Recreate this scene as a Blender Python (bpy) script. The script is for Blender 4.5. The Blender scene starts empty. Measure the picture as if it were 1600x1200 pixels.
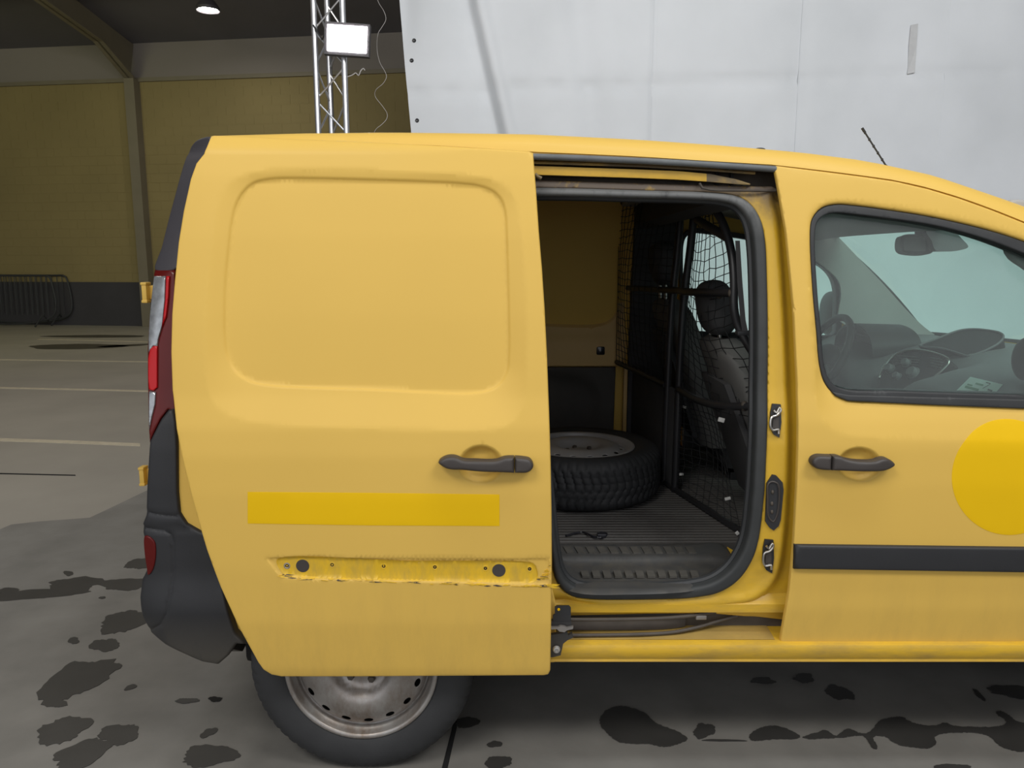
import bpy, bmesh, math, random
import numpy as np
from mathutils import Vector, Matrix, Euler
from mathutils.geometry import delaunay_2d_cdt
R = math.radians
sc = bpy.context.scene
COL = sc.collection

# ------------------------------------------------------------------ camera, world, lights, exposure
F = 1200.0                                  # focal length in pixels of the 1600 x 1200 frame
TILT = R(9.2)
CAM = np.array((0.0, -1.97, 1.443))
cd = bpy.data.cameras.new('camera'); cam = bpy.data.objects.new('camera', cd); COL.objects.link(cam)
cd.sensor_width = 36.0; cd.lens = 36.0 * F / 1600.0; cd.clip_start = 0.05
cam.location = CAM; cam.rotation_euler = (R(90) - TILT, 0, 0)
sc.camera = cam

world = bpy.data.worlds.new('world'); sc.world = world; world.use_nodes = True
bg = world.node_tree.nodes['Background']
bg.inputs[0].default_value = (0.93, 0.95, 1.0, 1); bg.inputs[1].default_value = 1.05

def area(name, loc, target, size, power, col=(1, 1, 1), size_y=None):
    l = bpy.data.lights.new(name, 'AREA'); l.energy = power; l.color = col
    l.shape = 'RECTANGLE'; l.size = size; l.size_y = size_y or size
    o = bpy.data.objects.new(name, l); COL.objects.link(o); o.location = loc
    o.rotation_euler = (Vector(target) - Vector(loc)).to_track_quat('-Z', 'Y').to_euler()
    return o
area('added_fill_light', (-2.2, -3.4, 5.2), (0.3, 1.5, 0.9), 2.6, 125, (1, .97, .92), 1.2)  # unseen soft light added above and behind the camera for the van side
area('added_fill_light', (3.0, -3.0, 5.2), (1.2, 2.6, 1.2), 2.6, 125, (1, .98, .95), 1.2)  # second unseen light added on the camera side, no fixture built
area('added_fill_light', (1.6, -1.0, 5.7), (2.0, 4.4, 1.6), 3.6, 105, (.95, .98, 1), 0.8)  # unseen light added to brighten the backdrop
area('added_fill_light', (-5.0, 4.5, 5.9), (-5.6, 6.0, 0.0), 1.6, 85, (1, .93, .80), 1.6)  # unseen light added to lift the floor left of the van
area('added_fill_light', (-9.5, 8.5, 5.6), (-10.5, 16.0, 1.5), 1.4, 45, (.95, .95, .42), 1.4)  # unseen yellow-green light added to tint the left of the back wall
sc.view_settings.view_transform = 'Standard'; sc.view_settings.look = 'None'
sc.view_settings.exposure = 0.0; sc.view_settings.gamma = 1.0
sc.view_settings.use_curve_mapping = False

# ------------------------------------------------------------------ picture rays to places in the hall
CT, ST = math.cos(TILT), math.sin(TILT)
def ray(px, py):
    a = (px - 800.0) / F; b = -(py - 600.0) / F
    return np.array((a, CT + b * ST, -ST + b * CT))
def onY(px, py, y):
    d = ray(px, py); return CAM + d * ((y - CAM[1]) / d[1])
def onZ(px, py, z=0.0):
    d = ray(px, py); return CAM + d * ((z - CAM[2]) / d[2])
def onF(px, py, yf):                        # on the surface Y = yf(X, Z)
    y = 0.1
    for _ in range(30):
        p = onY(px, py, y); q = float(np.ravel(yf(p[0], p[2]))[0])
        if abs(q - y) < 4e-5: break
        y = q
    return onY(px, py, q)
def onP(px, py, p0, n):                     # on a plane
    d = ray(px, py); n = np.array(n, float)
    return CAM + d * (np.dot(np.array(p0) - CAM, n) / np.dot(d, n))
def project(p):
    v = np.array(p) - CAM
    z = v[1] * CT - v[2] * ST; up = v[1] * ST + v[2] * CT
    return 800 + F * v[0] / z, 600 - F * up / z

W = 1.83
PZ = [.15, .25, .30, .36, .50, .65, .85, .95, 1.02, 1.10, 1.30, 1.50, 1.65, 1.72, 1.76, 1.785, 1.80]
PY = [.10, .06, .035, .02, .005, 0., 0., .004, .012, .030, .058, .090, .118, .135, .165, .21, .30]
def S0(x, z):
    x = np.asarray(x, float); z = np.asarray(z, float)
    return np.interp(z, PZ, PY) + .05 * np.maximum(0, x - 1.35) ** 2
def X0r(z): return np.interp(z, [.2, .5, .9, 1.1, 1.4, 1.7, 1.8], [-.90, -.93, -.93, -.92, -.86, -.74, -.70])
def SB(x, z):                               # body side with rounded rear corner
    return S0(x, z) + 3.0 * np.maximum(0, X0r(z) - np.asarray(x, float)) ** 2
def SD(x, z):                               # sliding door, run back outside the body
    return S0(x, z) - .085 + .5 * np.maximum(0, -.75 - np.asarray(x, float)) ** 2

# ------------------------------------------------------------------ materials
MATS = {}
def mat(name, col, rough=.5, metal=0., var=.12, scale=9., coat=0., bump=0., bscale=60., dirt=None, emit=0., spec=.5, detail=6.):
    m = bpy.data.materials.new(name); m.use_nodes = True; MATS[name] = m
    nt = m.node_tree; N = nt.nodes; L = nt.links; b = N['Principled BSDF']
    geo = N.new('ShaderNodeNewGeometry')
    nz = N.new('ShaderNodeTexNoise'); nz.inputs['Scale'].default_value = scale; nz.inputs['Detail'].default_value = detail
    L.new(geo.outputs['Position'], nz.inputs['Vector'])
    mx = N.new('ShaderNodeMix'); mx.data_type = 'RGBA'
    mx.inputs['A'].default_value = tuple(max(0, c * (1 - var)) for c in col) + (1,)
    mx.inputs['B'].default_value = tuple(min(1, c * (1 + var)) for c in col) + (1,)
    L.new(nz.outputs['Fac'], mx.inputs['Factor'])
    out = mx.outputs['Result']
    for dd in (dirt if isinstance(dirt, list) else [dirt] if dirt else []):   # (colour, z thick, z none, amount, noise scale, stretch)
        dc, z0, z1, amt, ds = dd[:5]; stc = dd[5] if len(dd) > 5 else (1., 1., .45)
        sp = N.new('ShaderNodeSeparateXYZ'); L.new(geo.outputs['Position'], sp.inputs[0])
        mr = N.new('ShaderNodeMapRange'); lo, hi = min(z0, z1), max(z0, z1)
        mr.inputs['From Min'].default_value = lo; mr.inputs['From Max'].default_value = hi
        mr.inputs['To Min'].default_value = 1. if z0 < z1 else 0.; mr.inputs['To Max'].default_value = 0. if z0 < z1 else 1.
        L.new(sp.outputs['Z'], mr.inputs['Value'])
        mp = N.new('ShaderNodeMapping'); mp.inputs['Scale'].default_value = stc
        L.new(geo.outputs['Position'], mp.inputs['Vector'])
        n2 = N.new('ShaderNodeTexNoise'); n2.inputs['Scale'].default_value = ds; n2.inputs['Detail'].default_value = 8
        n2.inputs['Roughness'].default_value = .7
        L.new(mp.outputs[0], n2.inputs['Vector'])
        ml = N.new('ShaderNodeMath'); ml.operation = 'MULTIPLY'
        r2 = N.new('ShaderNodeMapRange'); r2.inputs['From Min'].default_value = .42; r2.inputs['From Max'].default_value = .68
        r2.inputs['To Max'].default_value = amt
        if amt > 1: r2.inputs['From Min'].default_value = .25; r2.inputs['From Max'].default_value = .5; r2.inputs['To Max'].default_value = 1.
        L.new(n2.outputs['Fac'], r2.inputs['Value'])
        L.new(r2.outputs['Result'], ml.inputs[0]); L.new(mr.outputs['Result'], ml.inputs[1])
        m2 = N.new('ShaderNodeMix'); m2.data_type = 'RGBA'
        L.new(ml.outputs[0], m2.inputs['Factor']); L.new(out, m2.inputs['A'])
        m2.inputs['B'].default_value = tuple(dc) + (1,); out = m2.outputs['Result']
    L.new(out, b.inputs['Base Color'])
    b.inputs['Roughness'].default_value = rough; b.inputs['Metallic'].default_value = metal
    b.inputs['Coat Weight'].default_value = coat; b.inputs['Coat Roughness'].default_value = .18
    b.inputs['Specular IOR Level'].default_value = spec
    if bump:
        n3 = N.new('ShaderNodeTexNoise'); n3.inputs['Scale'].default_value = bscale; n3.inputs['Detail'].default_value = 4
        L.new(geo.outputs['Position'], n3.inputs['Vector'])
        bp = N.new('ShaderNodeBump'); bp.inputs['Strength'].default_value = bump; bp.inputs['Distance'].default_value = .01
        L.new(n3.outputs['Fac'], bp.inputs['Height']); L.new(bp.outputs['Normal'], b.inputs['Normal'])
    if emit:
        L.new(out, b.inputs['Emission Color']); b.inputs['Emission Strength'].default_value = emit
    return m
def glass(name, tint, haze=.05, hazecol=(.6, .63, .62)):
    m = bpy.data.materials.new(name); m.use_nodes = True; MATS[name] = m
    nt = m.node_tree; N = nt.nodes; L = nt.links; N.remove(N['Principled BSDF']); o = N['Material Output']
    tr = N.new('ShaderNodeBsdfTransparent'); tr.inputs[0].default_value = tuple(tint) + (1,)
    gl = N.new('ShaderNodeBsdfGlossy'); gl.inputs['Roughness'].default_value = .03
    df = N.new('ShaderNodeBsdfDiffuse'); df.inputs[0].default_value = tuple(hazecol) + (1,)  # diffuse layer: dust on the pane, also imitates the milky reflected veil
    fr = N.new('ShaderNodeFresnel'); fr.inputs[0].default_value = 1.45
    nz = N.new('ShaderNodeTexNoise'); nz.inputs['Scale'].default_value = 4
    mr = N.new('ShaderNodeMapRange'); mr.inputs['To Min'].default_value = haze * .7; mr.inputs['To Max'].default_value = haze * 1.3
    L.new(nz.outputs['Fac'], mr.inputs['Value'])
    m1 = N.new('ShaderNodeMixShader'); m2 = N.new('ShaderNodeMixShader')
    L.new(mr.outputs['Result'], m1.inputs[0]); L.new(tr.outputs[0], m1.inputs[1]); L.new(df.outputs[0], m1.inputs[2])
    L.new(fr.outputs[0], m2.inputs[0]); L.new(m1.outputs[0], m2.inputs[1]); L.new(gl.outputs[0], m2.inputs[2])
    L.new(m2.outputs[0], o.inputs[0]); return m

DIRT = (.10, .075, .045)
PAINT = (.745, .482, .097)
mat('paint', PAINT, .55, var=.04, scale=2.2, coat=.04, spec=.38, dirt=((.42, .27, .075), .30, .70, .30, 14., (1., 1., .25)), detail=2)
mat('paint_fresh', (.84, .515, .004), .55, var=.05, scale=4, spec=.2)
mat('paint_slot', (.80, .50, .02), .45, var=.12, scale=16, coat=.05, dirt=((.30, .22, .10), .4, .9, .75, 22., (1.6, 1., .5)))
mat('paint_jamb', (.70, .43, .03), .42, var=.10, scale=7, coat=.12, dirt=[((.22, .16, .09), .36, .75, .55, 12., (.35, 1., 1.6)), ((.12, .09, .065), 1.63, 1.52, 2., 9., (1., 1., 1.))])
mat('paint_track', (.72, .44, .05), .45, var=.15, scale=16, dirt=[((.20, .14, .07), 1.3, 1.9, .55, 20., (.8, 1., 2.))])
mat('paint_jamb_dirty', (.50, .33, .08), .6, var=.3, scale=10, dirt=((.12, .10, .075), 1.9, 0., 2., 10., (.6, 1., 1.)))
mat('paint_inside', (.68, .46, .17), .55, var=.15, scale=4)
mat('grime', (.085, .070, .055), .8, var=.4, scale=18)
mat('black_plastic', (.024, .025, .028), .52, var=.15, scale=12, bump=.05, bscale=300, dirt=((.085, .075, .058), .27, .50, 2., 7.))
mat('gloss_black', (.022, .022, .028), .22, var=.2, scale=6, coat=.3)
mat('trim_black', (.050, .047, .055), .55, var=.1, bump=.04, bscale=300)
mat('step_dusty', (.085, .08, .07), .6, var=.35, scale=30)
mat('handle_grey', (.055, .047, .043), .48, var=.08, bump=.03, bscale=400)
mat('rubber', (.028, .030, .032), .52, var=.25, scale=14)
mat('seal_dusty', (.12, .13, .135), .6, var=.3, scale=20)
mat('seal_black', (.034, .037, .038), .6, var=.3, scale=20, dirt=((.16, .165, .165), 1.62, 1.5, 2., 20.))
mat('tyre', (.026, .027, .029), .68, var=.35, scale=14, bump=.05, bscale=120)
mat('steel_rim', (.40, .385, .37), .42, metal=.75, var=.18, scale=12, dirt=((.17, .11, .065), .0, .7, .85, 18.))
mat('steel_rim_clean', (.42, .41, .40), .40, metal=.25, var=.15, scale=12)
mat('chrome', (.62, .60, .56), .28, metal=1, var=.15, scale=40)
mat('black_metal', (.02, .02, .022), .42, var=.2)
mat('brown_metal', (.075, .062, .05), .6, var=.35, scale=25)
mat('dark_hole', (.008, .007, .006), .8, var=.2)
mat('lens_red', (.11, .006, .005), .3, var=.2, coat=.12, spec=.3)
mat('lens_bright_red', (.50, .006, .010), .3, var=.1, coat=.12, spec=.3)
mat('lens_clear', (.34, .36, .38), .2, metal=.5, var=.6, scale=55, coat=.3)
mat('mat_floor', (.085, .080, .075), .62, var=.35, scale=9)
mat('sill_plastic', (.062, .062, .061), .48, var=.25, scale=12, dirt=((.14, .12, .085), .5, .56, .75, 20.))
mat('liner', (.060, .055, .047), .65, var=.25)
mat('dash', (.13, .131, .132), .6, var=.1, bump=.04, bscale=250)
mat('dash_dark', (.018, .018, .019), .6, var=.15)
mat('trim_grey', (.38, .37, .35), .7, var=.08)
mat('fabric_dark', (.055, .055, .057), .9, var=.2, bump=.06, bscale=300)
mat('fabric_grey', (.125, .124, .118), .9, var=.15, bump=.06, bscale=300)
mat('net_string', (.010, .011, .012), .7, var=.2)
mat('white_plastic', (.62, .62, .60), .5, var=.1)
mat('paper', (.62, .72, .66), .8, var=.05)
mat('ink_green', (.16, .30, .20), .8); mat('ink_dark', (.06, .07, .07), .8)
mat('alu', (.70, .71, .74), .32, metal=.9, var=.08)
mat('lamp_glow', (1., .96, .98), .5, var=0, emit=55.)
mat('ceiling_glow', (1., .95, .88), .5, var=0, emit=160.)
mat('lamp_housing', (.07, .065, .07), .5)
mat('cable', (.50, .48, .46), .5)
mat('wall_yellow', (.27, .215, .09), .85, var=.18, scale=.8, bump=.03)
mat('wall_upper', (.25, .225, .20), .85, var=.12, scale=.5)
mat('wall_dark', (.052, .050, .055), .8, var=.2, scale=2)
mat('steel_paint', (.20, .175, .12), .6, var=.12, scale=3)
mat('roof_sheet', (.15, .145, .16), .7, var=.15, scale=1)
mat('galv', (.045, .048, .05), .6, metal=.1, var=.2)
mat('floor_concrete', (.34, .315, .27), .62, var=.22, scale=1.3, bump=.04, bscale=40, detail=9)
mat('floor_bay', (.205, .197, .18), .58, var=.36, scale=4.5, bump=.05, bscale=45, detail=10)
mat('line_paint', (.55, .49, .37), .7, var=.35, scale=14)
mat('wet_concrete', (.045, .043, .040), .42, var=.3, scale=9)
mat('damp_far', (.060, .055, .046), .5, var=.4, scale=5)
mat('joint', (.008, .008, .008), .9)
mat('rim_edge', (.45, .44, .42), .5, metal=.6)
glass('window_glass', (.75, .95, .89), .085, (.62, .70, .68))
glass('windscreen_glass', (.76, .945, .89), .02)
def banner_mat():
    m = bpy.data.materials.new('banner'); m.use_nodes = True; MATS['banner'] = m
    mat('tape', (.55, .56, .57), .45, var=.12, scale=20)
    nt = m.node_tree; N = nt.nodes; L = nt.links; b = N['Principled BSDF']
    geo = N.new('ShaderNodeNewGeometry')
    n1 = N.new('ShaderNodeTexNoise'); n1.inputs['Scale'].default_value = 1.1; n1.inputs['Detail'].default_value = 6
    L.new(geo.outputs['Position'], n1.inputs['Vector'])
    cr_ = N.new('ShaderNodeValToRGB'); e = cr_.color_ramp.elements
    e[0].position = .3; e[0].color = (.66, .69, .72, 1); e[1].position = .65; e[1].color = (.75, .78, .815, 1)
    L.new(n1.outputs['Fac'], cr_.inputs[0]); L.new(cr_.outputs[0], b.inputs['Base Color'])
    b.inputs['Roughness'].default_value = .5; b.inputs['Specular IOR Level'].default_value = .3
    n2 = N.new('ShaderNodeTexNoise'); n2.inputs['Scale'].default_value = 5; n2.inputs['Detail'].default_value = 3
    L.new(geo.outputs['Position'], n2.inputs['Vector'])
    bp = N.new('ShaderNodeBump'); bp.inputs['Strength'].default_value = .12; bp.inputs['Distance'].default_value = .03
    L.new(n2.outputs['Fac'], bp.inputs['Height']); L.new(bp.outputs[0], b.inputs['Normal'])
banner_mat()

# ------------------------------------------------------------------ objects
ORG = {}
def reg(o, parent, world_loc):
    COL.objects.link(o); wl = Vector(world_loc); ORG[o.name] = wl
    if parent: o.parent = parent; o.location = wl - ORG[parent.name]
    else: o.location = wl
    return o
def tag(o, label=None, cat=None, group=None, kind=None):
    if label: o['label'] = label
    if cat: o['category'] = cat
    if group: o['group'] = group
    if kind: o['kind'] = kind
    return o
def empty(name, loc, parent=None):
    return reg(bpy.data.objects.new(name, None), parent, loc)
def mk(name, verts, faces, m, parent=None, smooth=35, origin=None):
    v = np.asarray(verts, float).reshape(-1, 3)
    c = (v.min(0) + v.max(0)) / 2 if origin is None else np.array(origin, float)
    me = bpy.data.meshes.new(name); me.from_pydata((v - c).tolist(), [], [list(map(int, f)) for f in faces])
    me.materials.append(MATS[m])
    if smooth:
        me.polygons.foreach_set('use_smooth', [True] * len(me.polygons)); me.set_sharp_from_angle(angle=R(smooth))
    me.update()
    return reg(bpy.data.objects.new(name, me), parent, c)
def inst(name, src, parent, world_loc, rot=None):
    o = bpy.data.objects.new(name, src.data); reg(o, parent, world_loc)
    if rot is not None: o.rotation_euler = rot
    return o

class MB:
    def __init__(s): s.v = []; s.f = []
    def add(s, vs, fs):
        n = len(s.v); s.v += [tuple(map(float, p)) for p in vs]; s.f += [[i + n for i in f] for f in fs]; return s
    def box(s, c, size, rot=None, bev=0.):
        bm = bmesh.new(); bmesh.ops.create_cube(bm, size=1.0)
        for v in bm.verts: v.co = Vector((v.co.x * size[0], v.co.y * size[1], v.co.z * size[2]))
        if bev: bmesh.ops.bevel(bm, geom=bm.edges[:], offset=bev, segments=2, profile=.6, affect='EDGES')
        M = (Euler(rot).to_matrix() if rot is not None else Matrix.Identity(3)); c = Vector(c)
        bm.verts.index_update()
        s.add([M @ v.co + c for v in bm.verts], [[v.index for v in f.verts] for f in bm.faces]); bm.free(); return s
    def tube(s, pts, r, n=10, closed=False, cap=True):
        P = [Vector(tuple(map(float, p))) for p in pts]; m = len(P)
        rr = r if hasattr(r, '__len__') else [r] * m
        T = []
        for i in range(m):
            a = P[i - 1] if (i or closed) else P[i]; b = P[(i + 1) % m] if (i < m - 1 or closed) else P[i]
            T.append((b - a).normalized())
        up = Vector((0, 0, 1)) if abs(T[0].z) < .9 else Vector((1, 0, 0))
        nrm = T[0].cross(up).normalized(); vs = []
        for i in range(m):
            nrm = (nrm - T[i] * nrm.dot(T[i])).normalized(); bn = T[i].cross(nrm)
            for k in range(n):
                a = 2 * math.pi * k / n
                vs.append(P[i] + (nrm * math.cos(a) + bn * math.sin(a)) * rr[i])
        fs = []
        for i in range(m if closed else m - 1):
            j = (i + 1) % m
            for k in range(n):
                q = (k + 1) % n; fs.append([i * n + k, i * n + q, j * n + q, j * n + k])
        if cap and not closed: fs += [list(range(n - 1, -1, -1)), [(m - 1) * n + k for k in range(n)]]
        return s.add(vs, fs)
    def lathe(s, prof, c=(0, 0, 0), axis='y', n=48, close=False):   # prof: (radius, along)
        vs = []; m = len(prof)
        for k in range(n):
            a = 2 * math.pi * k / n; ca, sa = math.cos(a), math.sin(a)
            for r, h in prof:
                p = {'y': (r * ca, h, r * sa), 'z': (r * ca, r * sa, h), 'x': (h, r * ca, r * sa)}[axis]
                vs.append((p[0] + c[0], p[1] + c[1], p[2] + c[2]))
        fs = []
        for k in range(n):
            q = (k + 1) % n
            for i in range(m - 1): fs.append([k * m + i, q * m + i, q * m + i + 1, k * m + i + 1])
            if close: fs.append([k * m + m - 1, q * m + m - 1, q * m, k * m])
        return s.add(vs, fs)
    def grid(s, rows):                                              # rows of 3-D points, equal lengths
        a = len(rows); b = len(rows[0]); vs = [p for r in rows for p in r]
        return s.add(vs, [[i * b + j, i * b + j + 1, (i + 1) * b + j + 1, (i + 1) * b + j] for i in range(a - 1) for j in range(b - 1)])
    def slab(s, rows, t):                                           # a grid given thickness along vector t
        a = len(rows); b = len(rows[0]); t = np.array(t, float)
        vs = [np.array(p, float) for r in rows for p in r]; n = len(vs); vs = vs + [p + t for p in vs]
        fs = []
        for i in range(a - 1):
            for j in range(b - 1):
                q = [i * b + j, i * b + j + 1, (i + 1) * b + j + 1, (i + 1) * b + j]; fs.append(q); fs.append([n + k for k in q[::-1]])
        rim = [j for j in range(b)] + [i * b + b - 1 for i in range(1, a)] + [(a - 1) * b + j for j in range(b - 2, -1, -1)] + [i * b for i in range(a - 2, 0, -1)]
        for i in range(len(rim)):
            p, q = rim[i], rim[(i + 1) % len(rim)]; fs.append([q, p, n + p, n + q])
        return s.add(vs, fs)
    def prism(s, poly, t):                                          # 3-D polygon extruded along t
        n = len(poly); t = np.array(t, float); P = [np.array(p, float) for p in poly]
        s.add(P + [p + t for p in P], [list(range(n))[::-1], [n + i for i in range(n)]] + [[i, (i + 1) % n, n + (i + 1) % n, n + i] for i in range(n)]); return s
    def ell(s, c, r, rot=None, nu=20, nv=12, p=1.):
        vs = []; M = (Euler(rot).to_matrix() if rot is not None else Matrix.Identity(3)); c = Vector(c)
        pw = lambda x: math.copysign(abs(x) ** p, x)
        for i in range(nv + 1):
            t = math.pi * i / nv
            for k in range(nu):
                a = 2 * math.pi * k / nu
                vs.append(M @ Vector((r[0] * pw(math.sin(t)) * pw(math.cos(a)), r[1] * pw(math.sin(t)) * pw(math.sin(a)), r[2] * pw(math.cos(t)))) + c)
        return s.add(vs, [[i * nu + k, (i + 1) * nu + k, (i + 1) * nu + (k + 1) % nu, i * nu + (k + 1) % nu] for i in range(nv) for k in range(nu)])
    def build(s, name, m, parent=None, smooth=35, origin=None): return mk(name, s.v, s.f, m, parent, smooth, origin)

def cr(pts, step, closed=True):             # centripetal Catmull-Rom, resampled
    P = np.array(pts, float); n = len(P); out = []
    for i in range(n if closed else n - 1):
        if closed: a, b, c, d = P[i - 1], P[i], P[(i + 1) % n], P[(i + 2) % n]
        else:
            b, c = P[i], P[i + 1]; a = P[i - 1] if i else 2 * b - c; d = P[i + 2] if i + 2 < n else 2 * c - b
        t0 = 0; t1 = t0 + max(np.linalg.norm(b - a), 1e-6) ** .5; t2 = t1 + max(np.linalg.norm(c - b), 1e-6) ** .5; t3 = t2 + max(np.linalg.norm(d - c), 1e-6) ** .5
        k = max(1, int(math.ceil(np.linalg.norm(c - b) / step)))
        for j in range(k):
            t = t1 + (t2 - t1) * j / k
            A1 = (t1 - t) / (t1 - t0) * a + (t - t0) / (t1 - t0) * b; A2 = (t2 - t) / (t2 - t1) * b + (t - t1) / (t2 - t1) * c
            A3 = (t3 - t) / (t3 - t2) * c + (t - t2) / (t3 - t2) * d
            B1 = (t2 - t) / (t2 - t0) * A1 + (t - t0) / (t2 - t0) * A2; B2 = (t3 - t) / (t3 - t1) * A2 + (t - t1) / (t3 - t1) * A3
            out.append((t2 - t) / (t2 - t1) * B1 + (t - t1) / (t2 - t1) * B2)
    if not closed: out.append(P[-1])
    return np.array(out)
def lin(pts, step, closed=True):
    P = np.array(pts, float); n = len(P); out = []
    for i in range(n if closed else n - 1):
        b, c = P[i], P[(i + 1) % n]; k = max(1, int(math.ceil(np.linalg.norm(c - b) / step)))
        out += [b + (c - b) * j / k for j in range(k)]
    if not closed: out.append(P[-1])
    return np.array(out)
def sdf(x, z, poly):                        # > 0 inside
    x = np.atleast_1d(np.asarray(x, float)); z = np.atleast_1d(np.asarray(z, float)); P = np.asarray(poly, float)
    if x.size < 40:
        A = P; B = np.roll(P, -1, 0); D = B - A; l = np.maximum((D ** 2).sum(1), 1e-16)
        t = np.clip(((x[:, None] - A[:, 0]) * D[:, 0] + (z[:, None] - A[:, 1]) * D[:, 1]) / l, 0, 1)
        d = np.sqrt(((x[:, None] - A[:, 0] - t * D[:, 0]) ** 2 + (z[:, None] - A[:, 1] - t * D[:, 1]) ** 2).min(1))
        dz = np.where(D[:, 1] == 0, 1e-12, D[:, 1])
        c = ((A[:, 1] > z[:, None]) != (B[:, 1] > z[:, None])) & (x[:, None] < D[:, 0] * (z[:, None] - A[:, 1]) / dz + A[:, 0])
        return np.where(c.sum(1) % 2 == 1, d, -d).reshape(x.shape)
    best = np.full(x.shape, 1e9); ins = np.zeros(x.shape, bool)
    for (ax, az), (bx, bz) in zip(P, np.roll(P, -1, 0)):
        dx, dz = bx - ax, bz - az; l = dx * dx + dz * dz
        if l < 1e-16: continue
        t = np.clip(((x - ax) * dx + (z - az) * dz) / l, 0, 1)
        best = np.minimum(best, (x - ax - t * dx) ** 2 + (z - az - t * dz) ** 2)
        if dz != 0:
            c = ((az > z) != (bz > z)); c &= x < (dx * (z - az) / dz + ax); ins ^= c
    d = np.sqrt(best); return np.where(ins, d, -d)
def sm(a, b, x):
    t = np.clip((np.asarray(x, float) - a) / (b - a), 0, 1); return t * t * (3 - 2 * t)
def px2(pts, yf):                           # picture outline -> (X, Z) on a surface
    q = [onF(p[0], p[1], yf) for p in pts]; return [(p[0], p[2]) for p in q]

def panel(name, out, yf, m, parent, disp=None, res=.016, thick=.02, holes=(), er=.004, her=None, smooth_out=True, extra=None, flip=False, back=True, ang=40):
    out = (cr if smooth_out else lin)(out, res); hs = [cr(h, min(res, .012)) for h in holes]
    her = er if her is None else her
    def ccw(P):
        x, z = P[:, 0], P[:, 1]; return np.sum(x * np.roll(z, -1) - np.roll(x, -1) * z) > 0
    if not ccw(out): out = out[::-1]
    hs = [h if ccw(h) else h[::-1] for h in hs]
    pts = [out] + hs; edges = []; n = 0
    for P in pts:
        edges += [(n + i, n + (i + 1) % len(P)) for i in range(len(P))]; n += len(P)
    def inside(x, z):
        d = sdf(x, z, out)
        for h in hs: d = np.minimum(d, -sdf(x, z, h))
        return d
    def ring(P, off):
        t = np.roll(P, -1, 0) - np.roll(P, 1, 0); t /= np.linalg.norm(t, axis=1)[:, None] + 1e-12
        return P + np.stack([-t[:, 1], t[:, 0]], 1) * off
    rings = []
    for P, sgn, e in [(out, 1, er)] + [(h, -1, her) for h in hs]:
        for k in (.3, .7, 1.15):
            q = ring(P, sgn * k * e); d = inside(q[:, 0], q[:, 1]); rings.append(q[d > .85 * k * e])
    xs = np.arange(out[:, 0].min(), out[:, 0].max(), res); zs = np.arange(out[:, 1].min(), out[:, 1].max(), res)
    gx, gz = np.meshgrid(xs, zs); gx = (gx + (np.arange(len(zs)) % 2 * res * .5)[:, None]).ravel(); gz = gz.ravel()
    d = inside(gx, gz); k = d > max(res * .5, er * 1.5); g = np.stack([gx[k], gz[k]], 1)
    if extra is not None:
        e = np.asarray(extra); de = inside(e[:, 0], e[:, 1]); rings.append(e[de > er * 1.3])
    allp = np.concatenate(pts + rings + [g])
    vo, _, fo, *_ = delaunay_2d_cdt([Vector((p[0], p[1])) for p in allp], edges, [], 0, 1e-6)
    V = np.array([(v[0], v[1]) for v in vo]); T = np.array(fo, int)
    c = V[T].mean(1); T = T[inside(c[:, 0], c[:, 1]) > 0]
    a, b, c_ = V[T[:, 0]], V[T[:, 1]], V[T[:, 2]]
    ar = (b[:, 0] - a[:, 0]) * (c_[:, 1] - a[:, 1]) - (b[:, 1] - a[:, 1]) * (c_[:, 0] - a[:, 0])
    T[ar < 0] = T[ar < 0][:, ::-1]
    used = np.unique(T); rm = -np.ones(len(V), int); rm[used] = np.arange(len(used)); V = V[used]; T = rm[T]
    X, Z = V[:, 0], V[:, 1]; Y = np.array(yf(X, Z), float) * np.ones_like(X)
    Yb = Y + thick
    if disp is not None: Y = Y + disp(X, Z)
    def rnd(dd, e): q = np.clip(dd, 0, e); return e - np.sqrt(np.maximum(0, e * e - (e - q) ** 2))
    Y = Y + rnd(np.abs(sdf(X, Z, out)), er)
    for h in hs: Y = Y + rnd(np.abs(sdf(X, Z, h)), her)
    Yb = np.maximum(Yb, Y + .002) if thick > 0 else Yb
    if flip: Y = W - Y; Yb = W - Yb
    nv = len(V); vs = np.concatenate([np.stack([X, Y, Z], 1), np.stack([X, Yb, Z], 1)])
    cnt = {}
    for t in T:
        for i in range(3):
            e = (int(t[i]), int(t[(i + 1) % 3])); cnt[e] = 1
    bd = [e for e in cnt if (e[1], e[0]) not in cnt]
    fs = [list(t) for t in T]
    if thick > 0:
        if back: fs += [[t[0] + nv, t[2] + nv, t[1] + nv] for t in T]
        fs += [[e[1], e[0], e[0] + nv, e[1] + nv] for e in bd]
    else: vs = vs[:nv]
    if flip: fs = [f[::-1] for f in fs]
    return mk(name, vs, fs, m, parent, ang)

# ------------------------------------------------------------------ the hall
random.seed(4)
O0 = onZ(240, 509.6); A0 = R(8)
U = np.array((math.cos(A0), -math.sin(A0), 0)); NV = np.array((-math.sin(A0), -math.cos(A0), 0))
def H(u, v, z): return O0 + U * u + NV * v + np.array((0, 0, z))
def hbox(mb, u0, u1, v0, v1, z0, z1):
    c = [H(u, v, z) for z in (z0, z1) for (u, v) in ((u0, v0), (u1, v0), (u1, v1), (u0, v1))]
    return mb.add(c, [[0, 1, 2, 3], [7, 6, 5, 4], [4, 5, 1, 0], [5, 6, 2, 1], [6, 7, 3, 2], [7, 4, 0, 3]])
def struct(name, mb, m): return tag(mb.build(name, m, None, 0), kind='structure')
UL, UR, VF = -7.0, 22.0, 25.0
floor = struct('floor', hbox(MB(), UL, UR, -.3, VF + 12, -.3, 0), 'floor_concrete')
EAVE = 5.87; SL = .215
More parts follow.
